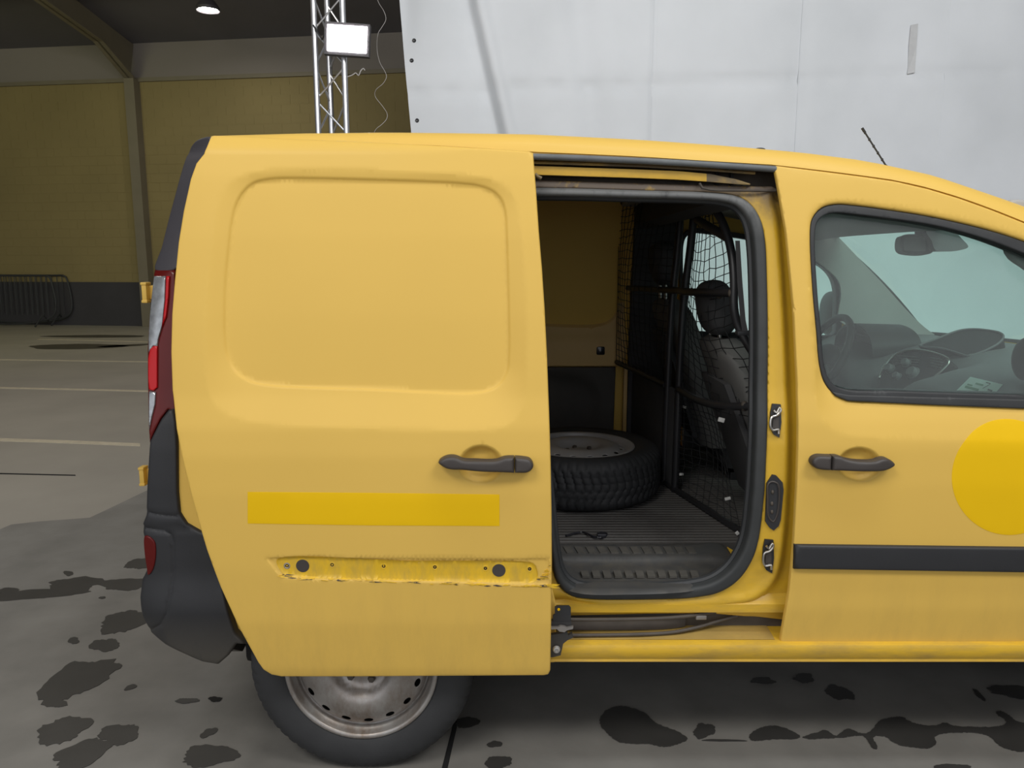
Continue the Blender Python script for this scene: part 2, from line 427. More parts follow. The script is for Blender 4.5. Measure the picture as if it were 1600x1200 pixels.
wall = struct('wall_back', hbox(MB(), UL, UR, -.30, .011, 0, 5.12), 'wall_yellow')
hbox(MB(), UL, UR, -.30, .0, 5.12, EAVE + .1).build('cladding', 'wall_upper', wall, 0)
struct('wall_left', hbox(MB(), UL - .3, UL, -.3, VF, 0, 9.5), 'wall_upper')
struct('wall_right', hbox(MB(), UR, UR + .3, -.3, VF, 0, 9.5), 'wall_upper')
ce = MB(); rz = lambda v: EAVE + SL * min(v, 14) - SL * max(0, v - 14)
rows = [[H(u, v, rz(v)) for u in np.linspace(UL - .3, UR + .3, 12)] for v in (-.3, 5, 10, 14, 18, 22)]
ceil_ = struct('ceiling', ce.slab(rows, (0, 0, .15)), 'roof_sheet')
pm = hbox(MB(), UL, UR, 0, .12, 0, .16)
for k, v in enumerate((2.2, 4.4, 6.6, 8.8)):
    hbox(MB(), UL, UR, v - .05, v + .05, rz(v) - .18, rz(v)).build('purlin', 'roof_sheet', ceil_, 0)
struct('baseboard_back', hbox(MB(), UL, UR, .011, .022, 0, .955), 'wall_dark')
# concrete block courses, yellow wash on the lower courses
blk = MB().box((0, 0, 0), (.385, .03, .178), bev=.004)
b0 = None; ncol = 20; stuff = MB()
for r in range(22):
    z = .955 + .1 + r * .19
    for k in range(-17, 44):
        u = k * .40 + (r % 2) * .2 + .2
        if u < UL + .2 or u > UR - .3: continue
        near = r < 15 and -3.75 < u < 4.2
        p = H(u, 0, z)
        if near:
            if b0 is None:
                b0 = blk.build('block', 'wall_yellow', wall, 0); b0.location = Vector(p) - ORG[wall.name]; b0.rotation_euler = (0, 0, -A0)
            else: inst('block', b0, wall, p, (0, 0, -A0))
        elif u < 6.5:
            stuff.add([H(u + sx * .19, sy * .015, z + sz * .088) for sz in (-1, 1) for (sx, sy) in ((-1, 1), (1, 1), (1, -1), (-1, -1))],
                      [[4, 5, 6, 7], [0, 1, 5, 4], [1, 2, 6, 5], [3, 0, 4, 7]])
tag(stuff.build('block_courses', 'wall_yellow', wall, 0), kind='stuff')
struct('trim_1', hbox(MB(), UL, UR, -.01, .06, 5.10, 5.18), 'steel_paint')          # rail along the top of the blockwork
# portal frame: column, haunch, rafter
tr = hbox(MB(), -.12, .10, 0, .22, 0, 5.14)
pf = MB()
low = [(.2, 5.14), (1.1, 5.62), (2.7, 5.93), (8, 7.05), (13.8, 8.25)]; hi = [(.0, EAVE - .02), (1.1, rz(1.1) - .03), (2.7, rz(2.7) - .03), (8, rz(8) - .03), (13.8, rz(13.8) - .03)]
for hw, dz0, dz1 in ((.11, 0, .03),):
    for (va, za), (vb, zb) in zip(low[:-1], low[1:]):
        c = [H(s * hw, v, z + d) for d in (0, .03) for (s, v, z) in ((-1, va, za), (1, va, za), (1, vb, zb), (-1, vb, zb))]
        pf.add(c, [[0, 3, 2, 1], [4, 5, 6, 7], [0, 1, 5, 4], [1, 2, 6, 5], [2, 3, 7, 6], [3, 0, 4, 7]])
poly = [H(-.02, v, z) for v, z in low] + [H(-.02, v, z) for v, z in hi[::-1]]
pf.prism(poly, U * .04)
tr.add(pf.v, pf.f); struct('trim_2', tr, 'steel_paint')

def fpoly(name, pts, m, t, smooth=False, z0=0., par=floor, step=4.):
    P = cr(pts, step) if smooth else np.array(pts, float)
    W3 = [onZ(a, b, z0) for a, b in P]
    return MB().prism(W3, (0, 0, t)).build(name, m, par, 0)
bay = [onZ(a, b) for a, b in ((-60, 842), (0, 828), (18, 820.5), (62, 815.6), (140, 810), (178, 792), (228, 768))]
bay += [np.array(p) for p in ((-2.05, 3.6, 0), (14, 3.6, 0), (14, -7.5, 0), (-6.5, -7.5, 0), (-6.5, 1.4, 0))]
slab = MB().prism([p - np.array((0, 0, .02)) for p in bay[::-1]], (0, 0, .024)).build('concrete_bay', 'floor_bay', floor, 0)
for ln in ([(-40, 605), (0, 606), (120, 608.6), (240, 611.5)], [(-40, 561.5), (0, 562), (240, 565.5)], [(60, 530), (240, 534.5)]):
    w = .045
    c = [onZ(a, b) for a, b in ln]; q = [p + np.array((0, w, 0)) for p in c] + [p - np.array((0, w, 0)) for p in c[::-1]]
    MB().prism(q[::-1], (0, 0, .002)).build('floor_line', 'line_paint', floor, 0)
fpoly('floor_line', [(-40, 684), (0, 685), (100, 688), (219, 693), (219, 697.5), (100, 692.6), (0, 689.5), (-40, 688)], 'line_paint', .002)
fpoly('floor_joint', [(-40, 738), (0, 739.2), (118, 742), (118, 743.6), (0, 741), (-40, 740)], 'joint', .0015)
fpoly('floor_joint', [(710, 1112), (714, 1112), (714, 1136), (699, 1202), (690, 1202), (707, 1136)], 'joint', .0015, z0=.004)

BZ = [.004]
def blob(px, py, rx, ry, rot=0, m='wet_concrete', z=.004, jag=.16):
    BZ[0] += .00006; zz = BZ[0] if z == .004 else z
    n = 46; ph = [random.uniform(0, 6.3) for _ in range(5)]; c, s = math.cos(R(rot)), math.sin(R(rot)); pts = []
    for i in range(n):
        a = 2 * math.pi * i / n
        k = 1 + jag * (math.sin(2 * a + ph[0]) + .7 * math.sin(3 * a + ph[1]) + .5 * math.sin(5 * a + ph[2])) * .8 + random.uniform(-.5, .5) * jag
        x, y = rx * k * math.cos(a), ry * k * math.sin(a); pts.append(onZ(px + x * c - y * s, py + x * s + y * c, zz))
    return MB().prism(pts, (0, 0, .0012)).build('wet_stain', m, floor, 0)
for a in ((55, 929, 70, 8, -4), (118, 913, 42, 11, -3), (196, 913, 40, 9, -6), (12, 923, 20, 4, 0), (218, 881, 22, 8, -10), (107, 896, 8, 3.5, 0), (160, 934, 5, 2, 0),
          (193, 972, 36, 17, -18), (164, 1008, 22, 10, -8), (115, 1001, 9, 5, -10), (118, 1063, 60, 26, -28), (184, 1042, 8, 4, -30), (92, 1100, 14, 5, 0),
          (204, 1074, 9, 4, -20), (98, 1141, 42, 19, -12), (187, 1147, 32, 15, -12), (128, 1178, 52, 17, -22), (326, 1145, 13, 6, -25), (328, 1181, 48, 15, -8),
          (292, 1095, 18, 4, 0), (730, 1129, 17, 9, 0), (773, 1163, 11, 5, 0), (778, 1192, 22, 10, 0),
          (1100, 1142, 17, 11, 0), (1490, 1200, 30, 6, 0),
          (1192, 1064, 20, 5, 0), (1256, 1060, 17, 7, 0), (1312, 1083, 24, 10, 22), (1582, 1081, 34, 10, 4), (1530, 1086, 12, 3.5, 48), (1130, 1157, 30, 1.6, 1)):
    blob(*a)
def stain(pts, m='wet_concrete'):
    P = cr(pts, 2.5); P = P + np.random.RandomState(len(pts)).uniform(-1.3, 1.3, P.shape) * (.8, .55); BZ[0] += .00006
    return MB().prism([onZ(a, b, BZ[0]) for a, b in P], (0, 0, .0012)).build('wet_stain', m, floor, 0)
stain([(937, 1128), (945, 1112), (965, 1104), (985, 1106), (1010, 1116), (1022, 1128), (1040, 1136), (1060, 1144), (1074, 1155), (1060, 1162), (1040, 1167), (1010, 1162), (985, 1162), (965, 1158), (945, 1142)])
stain([(1172, 1148), (1185, 1139), (1205, 1134), (1230, 1139), (1250, 1152), (1210, 1155), (1173, 1156)])
stain([(1255, 1152), (1275, 1145), (1290, 1141), (1305, 1150), (1315, 1144), (1325, 1139), (1345, 1146), (1360, 1143), (1372, 1128), (1390, 1122), (1410, 1121), (1425, 1129), (1460, 1134), (1475, 1129), (1490, 1134), (1530, 1136), (1560, 1135), (1573, 1128), (1556, 1114), (1562, 1111), (1577, 1118), (1590, 1128), (1640, 1130), (1660, 1150), (1620, 1172), (1590, 1174), (1562, 1165), (1545, 1150), (1520, 1145), (1470, 1147), (1460, 1152), (1463, 1160), (1455, 1168), (1420, 1167), (1400, 1162), (1380, 1150), (1364, 1152), (1371, 1169), (1365, 1170), (1349, 1150), (1320, 1152), (1290, 1154), (1260, 1154)])
for a in ((150, 525.5, 75, 2.2, 0), (120, 541.5, 78, 4, -1), (195, 540, 40, 1.6, -3)): blob(*a, m='damp_far', z=.001, jag=.08)
blob(336, 1092.5, 10, 4, -5, m='dark_hole', z=.006)

# ------------------------------------------------------------------ backdrop, truss, flood light, cable, lamp, barriers
YB = 4.45
xl = lambda z: np.interp(z, [0, 2.3, 3.4, 5.2], [-.74, -.80, -.885, -.98])
def bfold(x, z):
    c1 = np.interp(z, [2.2, 3.4, 5.2], [-.03, -.31, -.62]); d = x - c1
    y = .075 * np.exp(-(np.minimum(0, d + .03) / .20) ** 2) * (1 - sm(-.03, .05, d)) - .03 * np.exp(-((d - .07) / .06) ** 2)
    c2 = np.interp(z, [2.2, 3.4, 5.2], [.72, .52, .3]); y = y + .035 * np.exp(-((x - c2) / .14) ** 2)
    y = y + .05 * np.exp(-((x + .78 + .02 * z) / .10) ** 2) * sm(2.9, 3.4, z)
    for s in (1.12, 2.28, 3.45, 4.6): y = y + .008 * np.exp(-((x - s) / .02) ** 2) + .012 * np.sin((x - s) * 2.7)
    zc = 2.78 + .035 * x; y = y + (.018 * np.exp(-((z - zc) / .035) ** 2)) * (1 + .5 * np.sin(x * 23))
    y = y + .012 * np.sin(x * 3.1 + z * 1.3) + .004 * np.sin(9 * x + 4 * z)
    return y
prof = [(YB, z) for z in np.linspace(5.2, 1.35, 78)] + [(YB - 1.35 + 1.35 * math.cos(a), 1.35 - 1.345 * math.sin(a)) for a in np.linspace(.08, math.pi / 2, 16)] + [(2.95, .0055), (2.75, .0055)]
rows = []
for y, z in prof:
    x0 = xl(z); k = sm(.9, 1.6, z)
    rows.append([(x, y + float(bfold(x, z)) * k, z) for x in np.concatenate([np.linspace(x0, 1.2, 150), np.linspace(1.25, 7.5, 80)])])
bd = MB().slab(rows, (0, .004, .002)).build('backdrop', 'banner', None, 60)
tag(bd, 'large pale grey vinyl backdrop sheet hanging creased behind the yellow van', 'backdrop')
MB().tube([(-1.05, YB + .02, 5.22), (7.6, YB + .02, 5.22)], .03).build('hanging_pole', 'alu', bd)
for a, b in ((651.5, 188), (643, 94), (646.5, 62)):
    p = onY(a, b, YB + .0); p[1] += float(bfold(p[0], p[2])) - .004
    MB().lathe([(.004, -.004), (.012, -.006), (.016, 0)], p, 'y', 16).build('eyelet', 'black_metal', bd)
q = [onY(a, b, YB - .02) for a, b in ((1425, 38), (1436, 36), (1434, 70), (1432, 112), (1421, 114), (1422, 70))]
q = [p + np.array((0, float(bfold(p[0], p[2])) + .008, 0)) for p in q]
MB().prism(q, (0, -.002, 0)).build('tape_patch', 'tape', bd, 0)
for s in (1.12, 2.28, 3.45):
    zz = np.linspace(5.1, 1.4, 40)
    MB().slab([[(s - .004, YB - .004 + float(bfold(s, z)), z), (s + .004, YB - .004 + float(bfold(s, z)), z)] for z in zz], (0, -.002, 0)).build('seam', 'banner', bd, 0)

YT = 4.25
tb = empty('lighting_truss', (-1.40, YT + .1, 0)); tag(tb, 'slim triangular aluminium truss tower standing at the edge of the backdrop', 'truss')
legs = [(-1.508, YT), (-1.288, YT), (-1.45, YT + .2)]
for x, y in legs: MB().tube([(x, y, .02), (x, y, 5.6)], .0235, 12).build('chord', 'alu', tb)
for (a, b) in ((0, 1), (1, 2), (2, 0)):
    z = .12; k = 0
    while z < 5.4:
        p, q = (legs[a], legs[b]) if k % 2 == 0 else (legs[b], legs[a])
        MB().tube([(p[0], p[1], z + .0), (q[0], q[1], z + .235)], .0075, 8).build('brace', 'alu', tb); z += .255; k += 1
MB().box((-1.40, YT + .1, .01), (.5, .5, .02), bev=.004).build('base_plate', 'black_metal', tb)
MB().tube(cr([onY(a, b, YT - .03) for a, b in ((543, 120), (551, 117), (556, 114), (560, 118), (564, 110), (568, 107), (570, 110))], .01, False), .004, 6).build('tie_strap', 'cable', tb)

ld = empty('flood_light', onY(543, 60, YT - .12)); tag(ld, 'bright rectangular flood light clamped to the truss tower', 'lamp')
YL = YT - .10
c4 = [onY(a, b, YL) for a, b in ((507, 33), (578, 38), (576, 89), (506, 84))]
MB().prism(c4[::-1], (0, .06, 0)).build('housing', 'lamp_housing', ld, 20)
c5 = [onY(a, b, YL - .004) for a, b in ((511.5, 38), (573.5, 42), (572, 83), (511.5, 79))]
MB().prism(c5[::-1], (0, .006, 0)).build('light_panel', 'lamp_glow', ld, 0)
MB().tube([c4[0] + (0, .05, -.05), (c4[0] + c4[3]) / 2 + (-.03, .06, 0), (-1.508, YT - .032, 3.2)], .007, 8).build('bracket', 'black_metal', ld)
MB().tube([c4[2] + (-.02, .05, .05), (-1.288, YT - .032, 3.05)], .007, 8).build('bracket', 'black_metal', ld)
cpts = cr([onY(a, b, YT + .1 + .04 * math.sin(b * .09)) for a, b in ((589, -40), (590, 0), (600, 18), (603, 30), (597, 42), (591, 52), (589, 76), (593, 96), (602, 113), (604, 120), (599, 130), (587, 141), (586, 150), (597, 165), (605, 178), (604, 186), (597, 194), (586, 204), (584, 225), (596, 250), (603, 262), (590, 290))], .02, False)
cpts = np.concatenate([[onY(575, -60, YT + .1)], cpts])
cb = MB().tube(cpts, .0019, 6).build('power_cable', 'cable', None); tag(cb, 'thin pale cable hanging in loose curls beside the flood light', 'cable')

p = onY(325, 15, 12.2); lb = empty('ceiling_lamp', p); tag(lb, 'round high bay lamp glowing white under the dark roof', 'lamp')
MB().lathe([(0, .0), (.15, .0), (.155, .01)], p, 'z', 24).build('lens', 'ceiling_glow', lb)
MB().lathe([(.155, .01), (.19, -.02), (.2, .03), (.12, .14), (.07, .17), (0, .17)], p, 'z', 24).build('housing', 'lamp_housing', lb)
MB().tube([p + (0, 0, .17), p + (0, 0, .95)], .008, 6).build('hanger', 'lamp_housing', lb)
def barrier(u1, v, label, lean=0.):
    b = empty('crowd_barrier', H(u1 - 1.1, v, 0)); tag(b, label, 'barrier')
    g = lambda u, z: H(u, v - z * lean, z)
    L_ = 2.25; u0 = u1 - L_
    fr = cr([g(u0, .25), g(u0, 1.0), g(u0 + .03, 1.07), g(u0 + .10, 1.10), g(u0 + .3, 1.10), g(u1 - .3, 1.10), g(u1 - .10, 1.10), g(u1 - .03, 1.07), g(u1, 1.0), g(u1, .25)], .08)
    MB().tube(fr, .019, 8, closed=True).build('frame', 'galv', b)
    n = 18
    for i in range(1, n):
        u = u0 + L_ * i / n; MB().tube([g(u, .25), g(u, 1.09)], .008, 6).build('bar', 'galv', b)
    for u in (u0 + .3, u1 - .26):
        MB().tube([H(u, v - .25, .02), H(u, v - .18, .09), g(u, .25), H(u, v + .18, .09), H(u, v + .25, .02)], .017, 8).build('foot', 'galv', b)
ub = -(240 - 98) / 70.0
barrier(ub, .46, 'grey steel crowd barrier in front of the dark wall base', .02)
barrier(ub + .10, .10, 'grey steel crowd barrier leaning on the wall behind another barrier', .03)

# ------------------------------------------------------------------ the van: shell
van = empty('van', (.8, W / 2, 0)); tag(van, 'faded yellow panel van side-on with its cargo door slid open', 'van')
SIL = [(300, 211), (330, 210.5), (365, 209), (470, 206.5), (600, 205.5), (700, 207), (830, 210), (1000, 218.5), (1117, 226.5), (1250, 238), (1350, 251), (1400, 262), (1450, 273), (1500, 290), (1550, 307), (1600, 325), (1700, 370), (1800, 428), (1900, 500), (2010, 585)]
GAP = [(300, 213), (330, 214), (460, 218), (560, 222), (700, 228), (832, 237), (1000, 244.5), (1100, 251), (1210, 257.5), (1300, 268), (1350, 274.5), (1400, 281.5), (1450, 293), (1500, 308), (1550, 326), (1600, 346), (1700, 394), (1800, 455), (1900, 525), (1990, 600)]
sil = np.array([onY(a, b, .2) for a, b in SIL]); gap = np.array([onF(a, b, S0) for a, b in GAP if a <= 1600])
sil = np.concatenate([sil[[i for i, q in enumerate(SIL) if q[0] <= 1600]], [(1.5, .2, 1.540), (1.6, .2, 1.452), (1.75, .2, 1.305), (1.9, .2, 1.160), (2.04, .2, 1.03)]])
gap = np.concatenate([gap, [(1.5, .1, 1.478), (1.6, .1, 1.392), (1.75, .1, 1.250), (1.9, .1, 1.110), (2.02, .1, 1.0)]])
zs = lambda x: np.interp(x, sil[:, 0], sil[:, 2]); zg = lambda x: np.interp(x, gap[:, 0], gap[:, 2])
XH = 1.40                                    # windscreen header
def section(x, n=13):
    g = float(zg(x)); t = float(zs(x)); y0 = float(S0(x, g))
    top = max(.2, y0 + .06)
    P = [(y0 + .02, g - .004), (y0, g), (y0 + (top - y0) * .12, g + (t - g) * .35), (y0 + (top - y0) * .33, g + (t - g) * .66), (y0 + (top - y0) * .62, g + (t - g) * .88), (top, t), (top + .05, t + .008)]
    return P
rows = []
XR = -.812
for x in np.concatenate([np.linspace(XR, 1.0, 30), np.linspace(1.05, XH, 10)]):
    P = section(x); t = P[-1]
    half = P + [(.45, t[1] + .012), (.7, t[1] + .018)]
    full = half + [(W / 2, t[1] + .02)] + [(W - y, z) for y, z in half[::-1]]
    rows.append([(x + (.13 * max(0, (x - .9) / .5) * (1 - ((y - W / 2) / .75) ** 2) if abs(y - W / 2) < .75 else 0), y, z) for y, z in full])
MB().slab(rows, (0, 0, -.012)).build('roof', 'paint', van, 50)
rr = []
for s in (0, 1):                             # windscreen pillars
    rows = []
    for x in np.linspace(XH - .01, 1.95, 22):
        P = section(x); k = P[:-1] + [(P[-2][0] + .012, P[-2][1] - .05), (P[1][0] + .05, P[1][1] - .01)]
        k = k + [k[0]]
        rows.append([(x, (W - y) if s else y, z) for y, z in k])
    MB().grid(rows).build('windscreen_pillar', 'paint', van, 50)
p = onY(1180, 232.5, .3)
MB().ell((p[0], .26, p[2] - .009), (.016, .02, .006)).build('roof_plug', 'rubber', van)
pa0, pa1 = onY(1385, 260, W / 2), onY(1347, 200, W / 2)
an = MB().tube(lin([pa0 - (pa1 - pa0) * .35, pa0, pa1], .02, False), .0032, 8)
n_ = len(lin([pa0, pa1], .012, False))
for i, q in enumerate(lin([pa0, pa1 + (pa0 - pa1) * .12], .035, False)): an.ell(q, (.0046, .0046, .006), nu=8, nv=5)
an.tube([pa1 + (pa0 - pa1) * .1, pa1], .005, 8)
an.build('antenna', 'rubber', van)

def mir(pts): return pts
# --- front doors
RING_F = [(1262, 345), (1268, 330), (1285, 318), (1310, 313), (1400, 322), (1500, 340), (1600, 368), (1660, 394), (1715, 428), (1745, 480), (1760, 560), (1765, 660), (1755, 690), (1600, 690), (1450, 687), (1360, 684), (1322, 679), (1302, 671), (1286, 657), (1277, 637), (1273, 560), (1264, 450)]
WIN_O = [(1267.5, 360), (1271, 341), (1285, 325), (1307, 319), (1340, 321), (1400, 329), (1450, 337), (1500, 347.5), (1550, 360), (1600, 376), (1650, 396), (1690, 418), (1714, 446), (1728, 480), (1736, 560), (1738, 625), (1730, 641), (1600, 639), (1400, 631), (1327, 627), (1307, 617), (1292, 598), (1284, 570), (1279, 520), (1272, 450)]
WIN_I = [(1276, 362), (1281, 344), (1295, 334), (1312, 332), (1340, 335), (1400, 342.5), (1450, 350), (1500, 361), (1550, 376), (1600, 395), (1640, 412), (1675, 432), (1697, 455), (1712, 490), (1720, 560), (1722, 612), (1715, 621), (1600, 619), (1400, 613), (1330, 611), (1309, 604), (1299, 592), (1292, 570), (1287, 520), (1280, 450)]
DOOR_F = [(1210, 259.5), (1213, 258.6), (1300, 269.5), (1350, 276), (1400, 283.3), (1450, 295), (1500, 310), (1550, 328), (1600, 348), (1700, 396), (1790, 452), (1812, 490), (1825, 560), (1835, 680), (1835, 850), (1818, 985), (1808, 1003), (1796, 1004.5), (1600, 1004.5), (1400, 1006.5), (1222, 1007.5), (1219.3, 1005), (1226, 965), (1233, 925), (1240.5, 845), (1245, 760), (1247, 680), (1246, 600), (1240, 480), (1228, 360), (1216.5, 295), (1210.3, 263)]
DISH_F = [(1308, 725), (1313, 711), (1326, 701), (1343, 697.5), (1360, 701), (1373, 711), (1379, 725), (1373, 740), (1360, 749), (1343, 753), (1326, 749), (1313, 740)]
HAN_F = [(1270, 725), (1272, 718), (1280, 713.5), (1297, 713.5), (1312, 713.5), (1322, 717), (1335, 719.5), (1368, 719.5), (1376, 717), (1386, 716.5), (1395, 721), (1400, 727), (1395, 731), (1383, 735.5), (1350, 736), (1312, 736), (1285, 735), (1275, 732)]
ringF = np.array(cr(px2(RING_F, S0), .02)); dishF = np.array(cr(px2(DISH_F, S0), .01)); winO = px2(WIN_O, S0); winF = cr(winO, .02); winI = px2(WIN_I, S0)
def dF(x, z):
    d = np.maximum(sdf(x, z, ringF), 0); i = sdf(x, z, winF)
    return np.interp(z, [1.0, 1.1, 1.5], [.020, .017, .004]) * np.where(i > 0, 1., d / (d + np.maximum(-i, 0) + 1e-6)) + .022 * sm(-.001, .022, sdf(x, z, dishF))
exF = np.concatenate([ringF, ringF * 1.0 + (.003, .003), dishF] + [dishF.mean(0) + (dishF - dishF.mean(0)) * k for k in (1.04, .92, .84, .74)])
ghF = px2(HAN_F, lambda x, z: S0(x, z) - .03)
i0 = DOOR_F.index((1600, 348)) + 1; i1 = DOOR_F.index((1600, 1004.5))
doorF = px2(DOOR_F[:i0], S0) + [(1.45, 1.484), (1.5, 1.460), (1.6, 1.376), (1.68, 1.300), (1.715, 1.20), (1.735, 1.05), (1.738, .60), (1.725, .412), (1.712, .398)] + px2(DOOR_F[i1:], S0)
def cut(poly, x): return [p for p in poly if p[0] < x], [p for p in poly if p[0] >= x]
for flip in (False, True):
    fd = panel('front_door', doorF, S0, 'paint', van, dF, .014, .014, [winO], .004, .006, extra=exF, flip=flip, smooth_out=False)
    seal = panel('window_seal', winO, lambda x, z: S0(x, z) + .004 + np.interp(z, [1.0, 1.1, 1.5], [.017, .014, .003]), 'rubber', fd, None, .012, .05, [winI], .004, .004, flip=flip)
    panel('window_glass', winI, lambda x, z: S0(x, z) + .032, 'window_glass', fd, None, .06, 0, er=.001, flip=flip)
    zz = [px2([a], S0)[0] for a in ((1300, 618), (1450, 622), (1600, 625.5), (1735, 628))]
    panel('sill_strip', px2([(1303, 613), (1330, 618), (1450, 621), (1600, 625), (1728, 627), (1735, 640), (1600, 640), (1450, 634), (1327, 628), (1308, 620)], S0), lambda x, z: S0(x, z) + .010, 'rubber', fd, None, .012, .02, er=.004, flip=flip, smooth_out=False)
    panel('side_moulding', px2([(1240, 849.5), (1600, 854), (1834, 857), (1833, 892), (1600, 892.5), (1238.5, 887)], S0), lambda x, z: S0(x, z) - .014, 'black_plastic', fd, lambda x, z: .0 * x, .014, .016, er=.006, flip=flip, smooth_out=False)
    gr = [(x, z) for x, z in ghF]; xs_ = onF(1301, 725, lambda x, z: S0(x, z) - .03)[0]
    for nm, lo, hi in (('door_handle', xs_ + .0012, 9), ('lock_cap', -9, xs_ - .0012)):
        P = cr(ghF, .006); P = np.array([(min(max(a, lo), hi), b) for a, b in P])
        keep = [0]
        for i in range(1, len(P)):
            if np.linalg.norm(P[i] - P[keep[-1]]) > 5e-4: keep.append(i)
        xm = onF(1345, 725, S0)[0]
        panel(nm, P[keep], lambda x, z: S0(x, z) - .030 - .012 * np.exp(-((np.asarray(x) - xm) / .06) ** 2), 'handle_grey', fd, None, .01, .03, er=.008, flip=flip, smooth_out=False)
    if not flip:
        disc = [onF(1577 + 90 * math.cos(a), 746 + 90 * math.sin(a), S0) for a in np.linspace(0, 2 * math.pi, 64, endpoint=False)]
        o = panel('unfaded_disc', [(q[0], q[2]) for q in disc], lambda x, z: S0(x, z) + dF(x, z) - .0006, 'paint_fresh', fd, None, .014, 0, er=.0004, extra=exF)
        tag(o, 'round patch of deeper unfaded yellow paint')

# --- cargo door, slid back along the body side
DOOR_S = [(329, 212.5), (334, 211.5), (400, 214), (460, 217), (560, 221), (700, 228), (826, 236.2), (833, 238.5), (834, 250), (838, 300), (842, 360), (847, 420), (851, 480), (855, 560), (858, 640), (860.5, 720), (862, 800), (862.5, 880), (861.5, 960), (860, 1048), (857, 1054.5), (850, 1056), (700, 1057), (560, 1058), (440, 1058), (424, 1055), (411, 1047), (403, 1036), (375, 985), (344, 918), (322, 858), (305, 800), (287, 730), (275, 670), (268.5, 610), (266.5, 550), (268, 490), (272, 440), (278, 380), (286, 330), (297, 280), (306, 255), (318, 240), (322, 230)]
RING_S = [(322, 590), (320, 540), (321, 480), (326, 420), (333, 360), (342, 315), (354, 291), (375, 276), (410, 267), (475, 264), (580, 265), (680, 270), (740, 275), (770, 281), (792, 293), (806, 315), (813, 350), (818, 400), (823, 480), (825, 560), (823, 610), (816, 640), (803, 658), (780, 669), (740, 673.5), (600, 670), (420, 662.5), (380, 656), (350, 645), (330, 622)]
INN_S = [(345, 490), (347, 440), (352, 390), (357, 350), (363.5, 322), (375, 300), (393, 284), (422, 277), (475, 276), (580, 278.5), (660, 281), (719, 284), (750, 288), (772, 297), (785, 311), (791, 330), (793.5, 370), (795, 420), (796.5, 480), (797, 554), (794, 582), (783, 602), (765, 613.5), (735, 618.5), (667, 617), (583, 612.5), (410, 605), (384, 598.5), (362, 583), (350, 560), (345.5, 528)]
DISH_S = [(715, 727), (720, 711), (733, 699), (751, 694.5), (769, 698.5), (782, 710), (788, 727), (782, 743), (769, 753), (751, 757), (733, 753), (720, 743)]
HAN_S = [(684.5, 723.5), (692, 717), (703, 714), (713, 715), (722, 718.5), (745, 719), (776, 719.5), (787, 716), (800, 715.5), (818, 717), (828, 719.5), (833.5, 728), (831, 735), (824, 739.5), (808, 740), (785, 738.5), (755, 736.5), (722, 734.5), (704, 734.5), (693, 731)]
SLOT = [(416, 872), (430, 871.2), (640, 872.5), (858, 873), (858, 914), (842, 914), (828, 914), (760, 912), (640, 909), (520, 906), (458, 904.5), (440, 902), (430, 892), (421, 879)]
SLOT2 = [(432, 875), (640, 877), (820, 878.5), (833, 881), (839, 890), (840, 904), (834, 911), (820, 912), (740, 910), (600, 907), (470, 903), (446, 900), (436, 890)]
doorS = px2(DOOR_S, SD); ringS = cr(px2(RING_S, SD), .012); innS = cr(px2(INN_S, SD), .0065); dishS = cr(px2(DISH_S, SD), .01)
slot = lin(px2(SLOT, SD), .012); slot2 = cr(px2(SLOT2, SD), .012)
def dS(x, z):
    r = sdf(x, z, ringS)
    i = sdf(x, z, innS); r1 = np.maximum(r, 0); t = np.where(i > 0, 1., r1 / (r1 + np.maximum(-i, 0) + 1e-6))
    return np.interp(z, [1.0, 1.12, 1.62], [.022, .020, .006]) * t + .0055 * sm(-.001, .007, i) + .024 * sm(-.001, .022, sdf(x, z, dishS)) + .0035 * sm(-.001, .0035, sdf(x, z, slot)) + .0045 * sm(-.001, .0045, sdf(x, z, slot2))
def off(P, d):
    t = np.roll(P, -1, 0) - np.roll(P, 1, 0); t /= np.linalg.norm(t, axis=1)[:, None] + 1e-9; return P + np.stack([-t[:, 1], t[:, 0]], 1) * d
exS = np.concatenate([ringS, innS] + [off(innS, d) for d in (-.006, -.003, .003, .006)] + [off(slot, d) for d in (-.003, 0, .003)] + [off(slot2, d) for d in (-.003, 0, .003)] + [dishS] + [dishS.mean(0) + (dishS - dishS.mean(0)) * k for k in (1.04, .92, .84, .74)])
sd = panel('sliding_door', doorS, SD, 'paint', van, dS, .012, .045, er=.005, extra=exS, smooth_out=False, ang=50)
tag(sd, 'sliding cargo door pushed back along the side')
def SDd(x, z): return SD(x, z) + dS(x, z)
o = panel('slot_paint', [tuple(p) for p in off(slot2, .0)], lambda x, z: SDd(x, z) - .0005, 'paint_slot', sd, None, .012, 0, er=.0003, extra=exS); tag(o, 'grimy unfaded strip where a moulding is missing')
o = panel('unfaded_strip', px2([(387, 768.5), (580, 770), (780.5, 772.5), (780.5, 822), (580, 821), (387, 818)], SD), lambda x, z: SDd(x, z) - .0006, 'paint_fresh', sd, None, .02, 0, er=.0003, smooth_out=False); tag(o, 'oblong patch of deeper unfaded yellow paint')
xs_ = onF(804, 727, lambda x, z: SD(x, z) - .03)[0]; xm = onF(752, 727, SD)[0]; ghS = px2(HAN_S, lambda x, z: SD(x, z) - .03)
for nm, lo, hi in (('door_handle', -9, xs_ - .0012), ('lock_cap', xs_ + .0012, 9)):
    P = cr(ghS, .006); P = np.array([(min(max(a, lo), hi), b) for a, b in P]); keep = [0]
    for i in range(1, len(P)):
        if np.linalg.norm(P[i] - P[keep[-1]]) > 5e-4: keep.append(i)
    panel(nm, P[keep], lambda x, z: SD(x, z) - .030 - .012 * np.exp(-((np.asarray(x) - xm) / .06) ** 2), 'handle_grey', sd, None, .01, .03, er=.008, smooth_out=False)
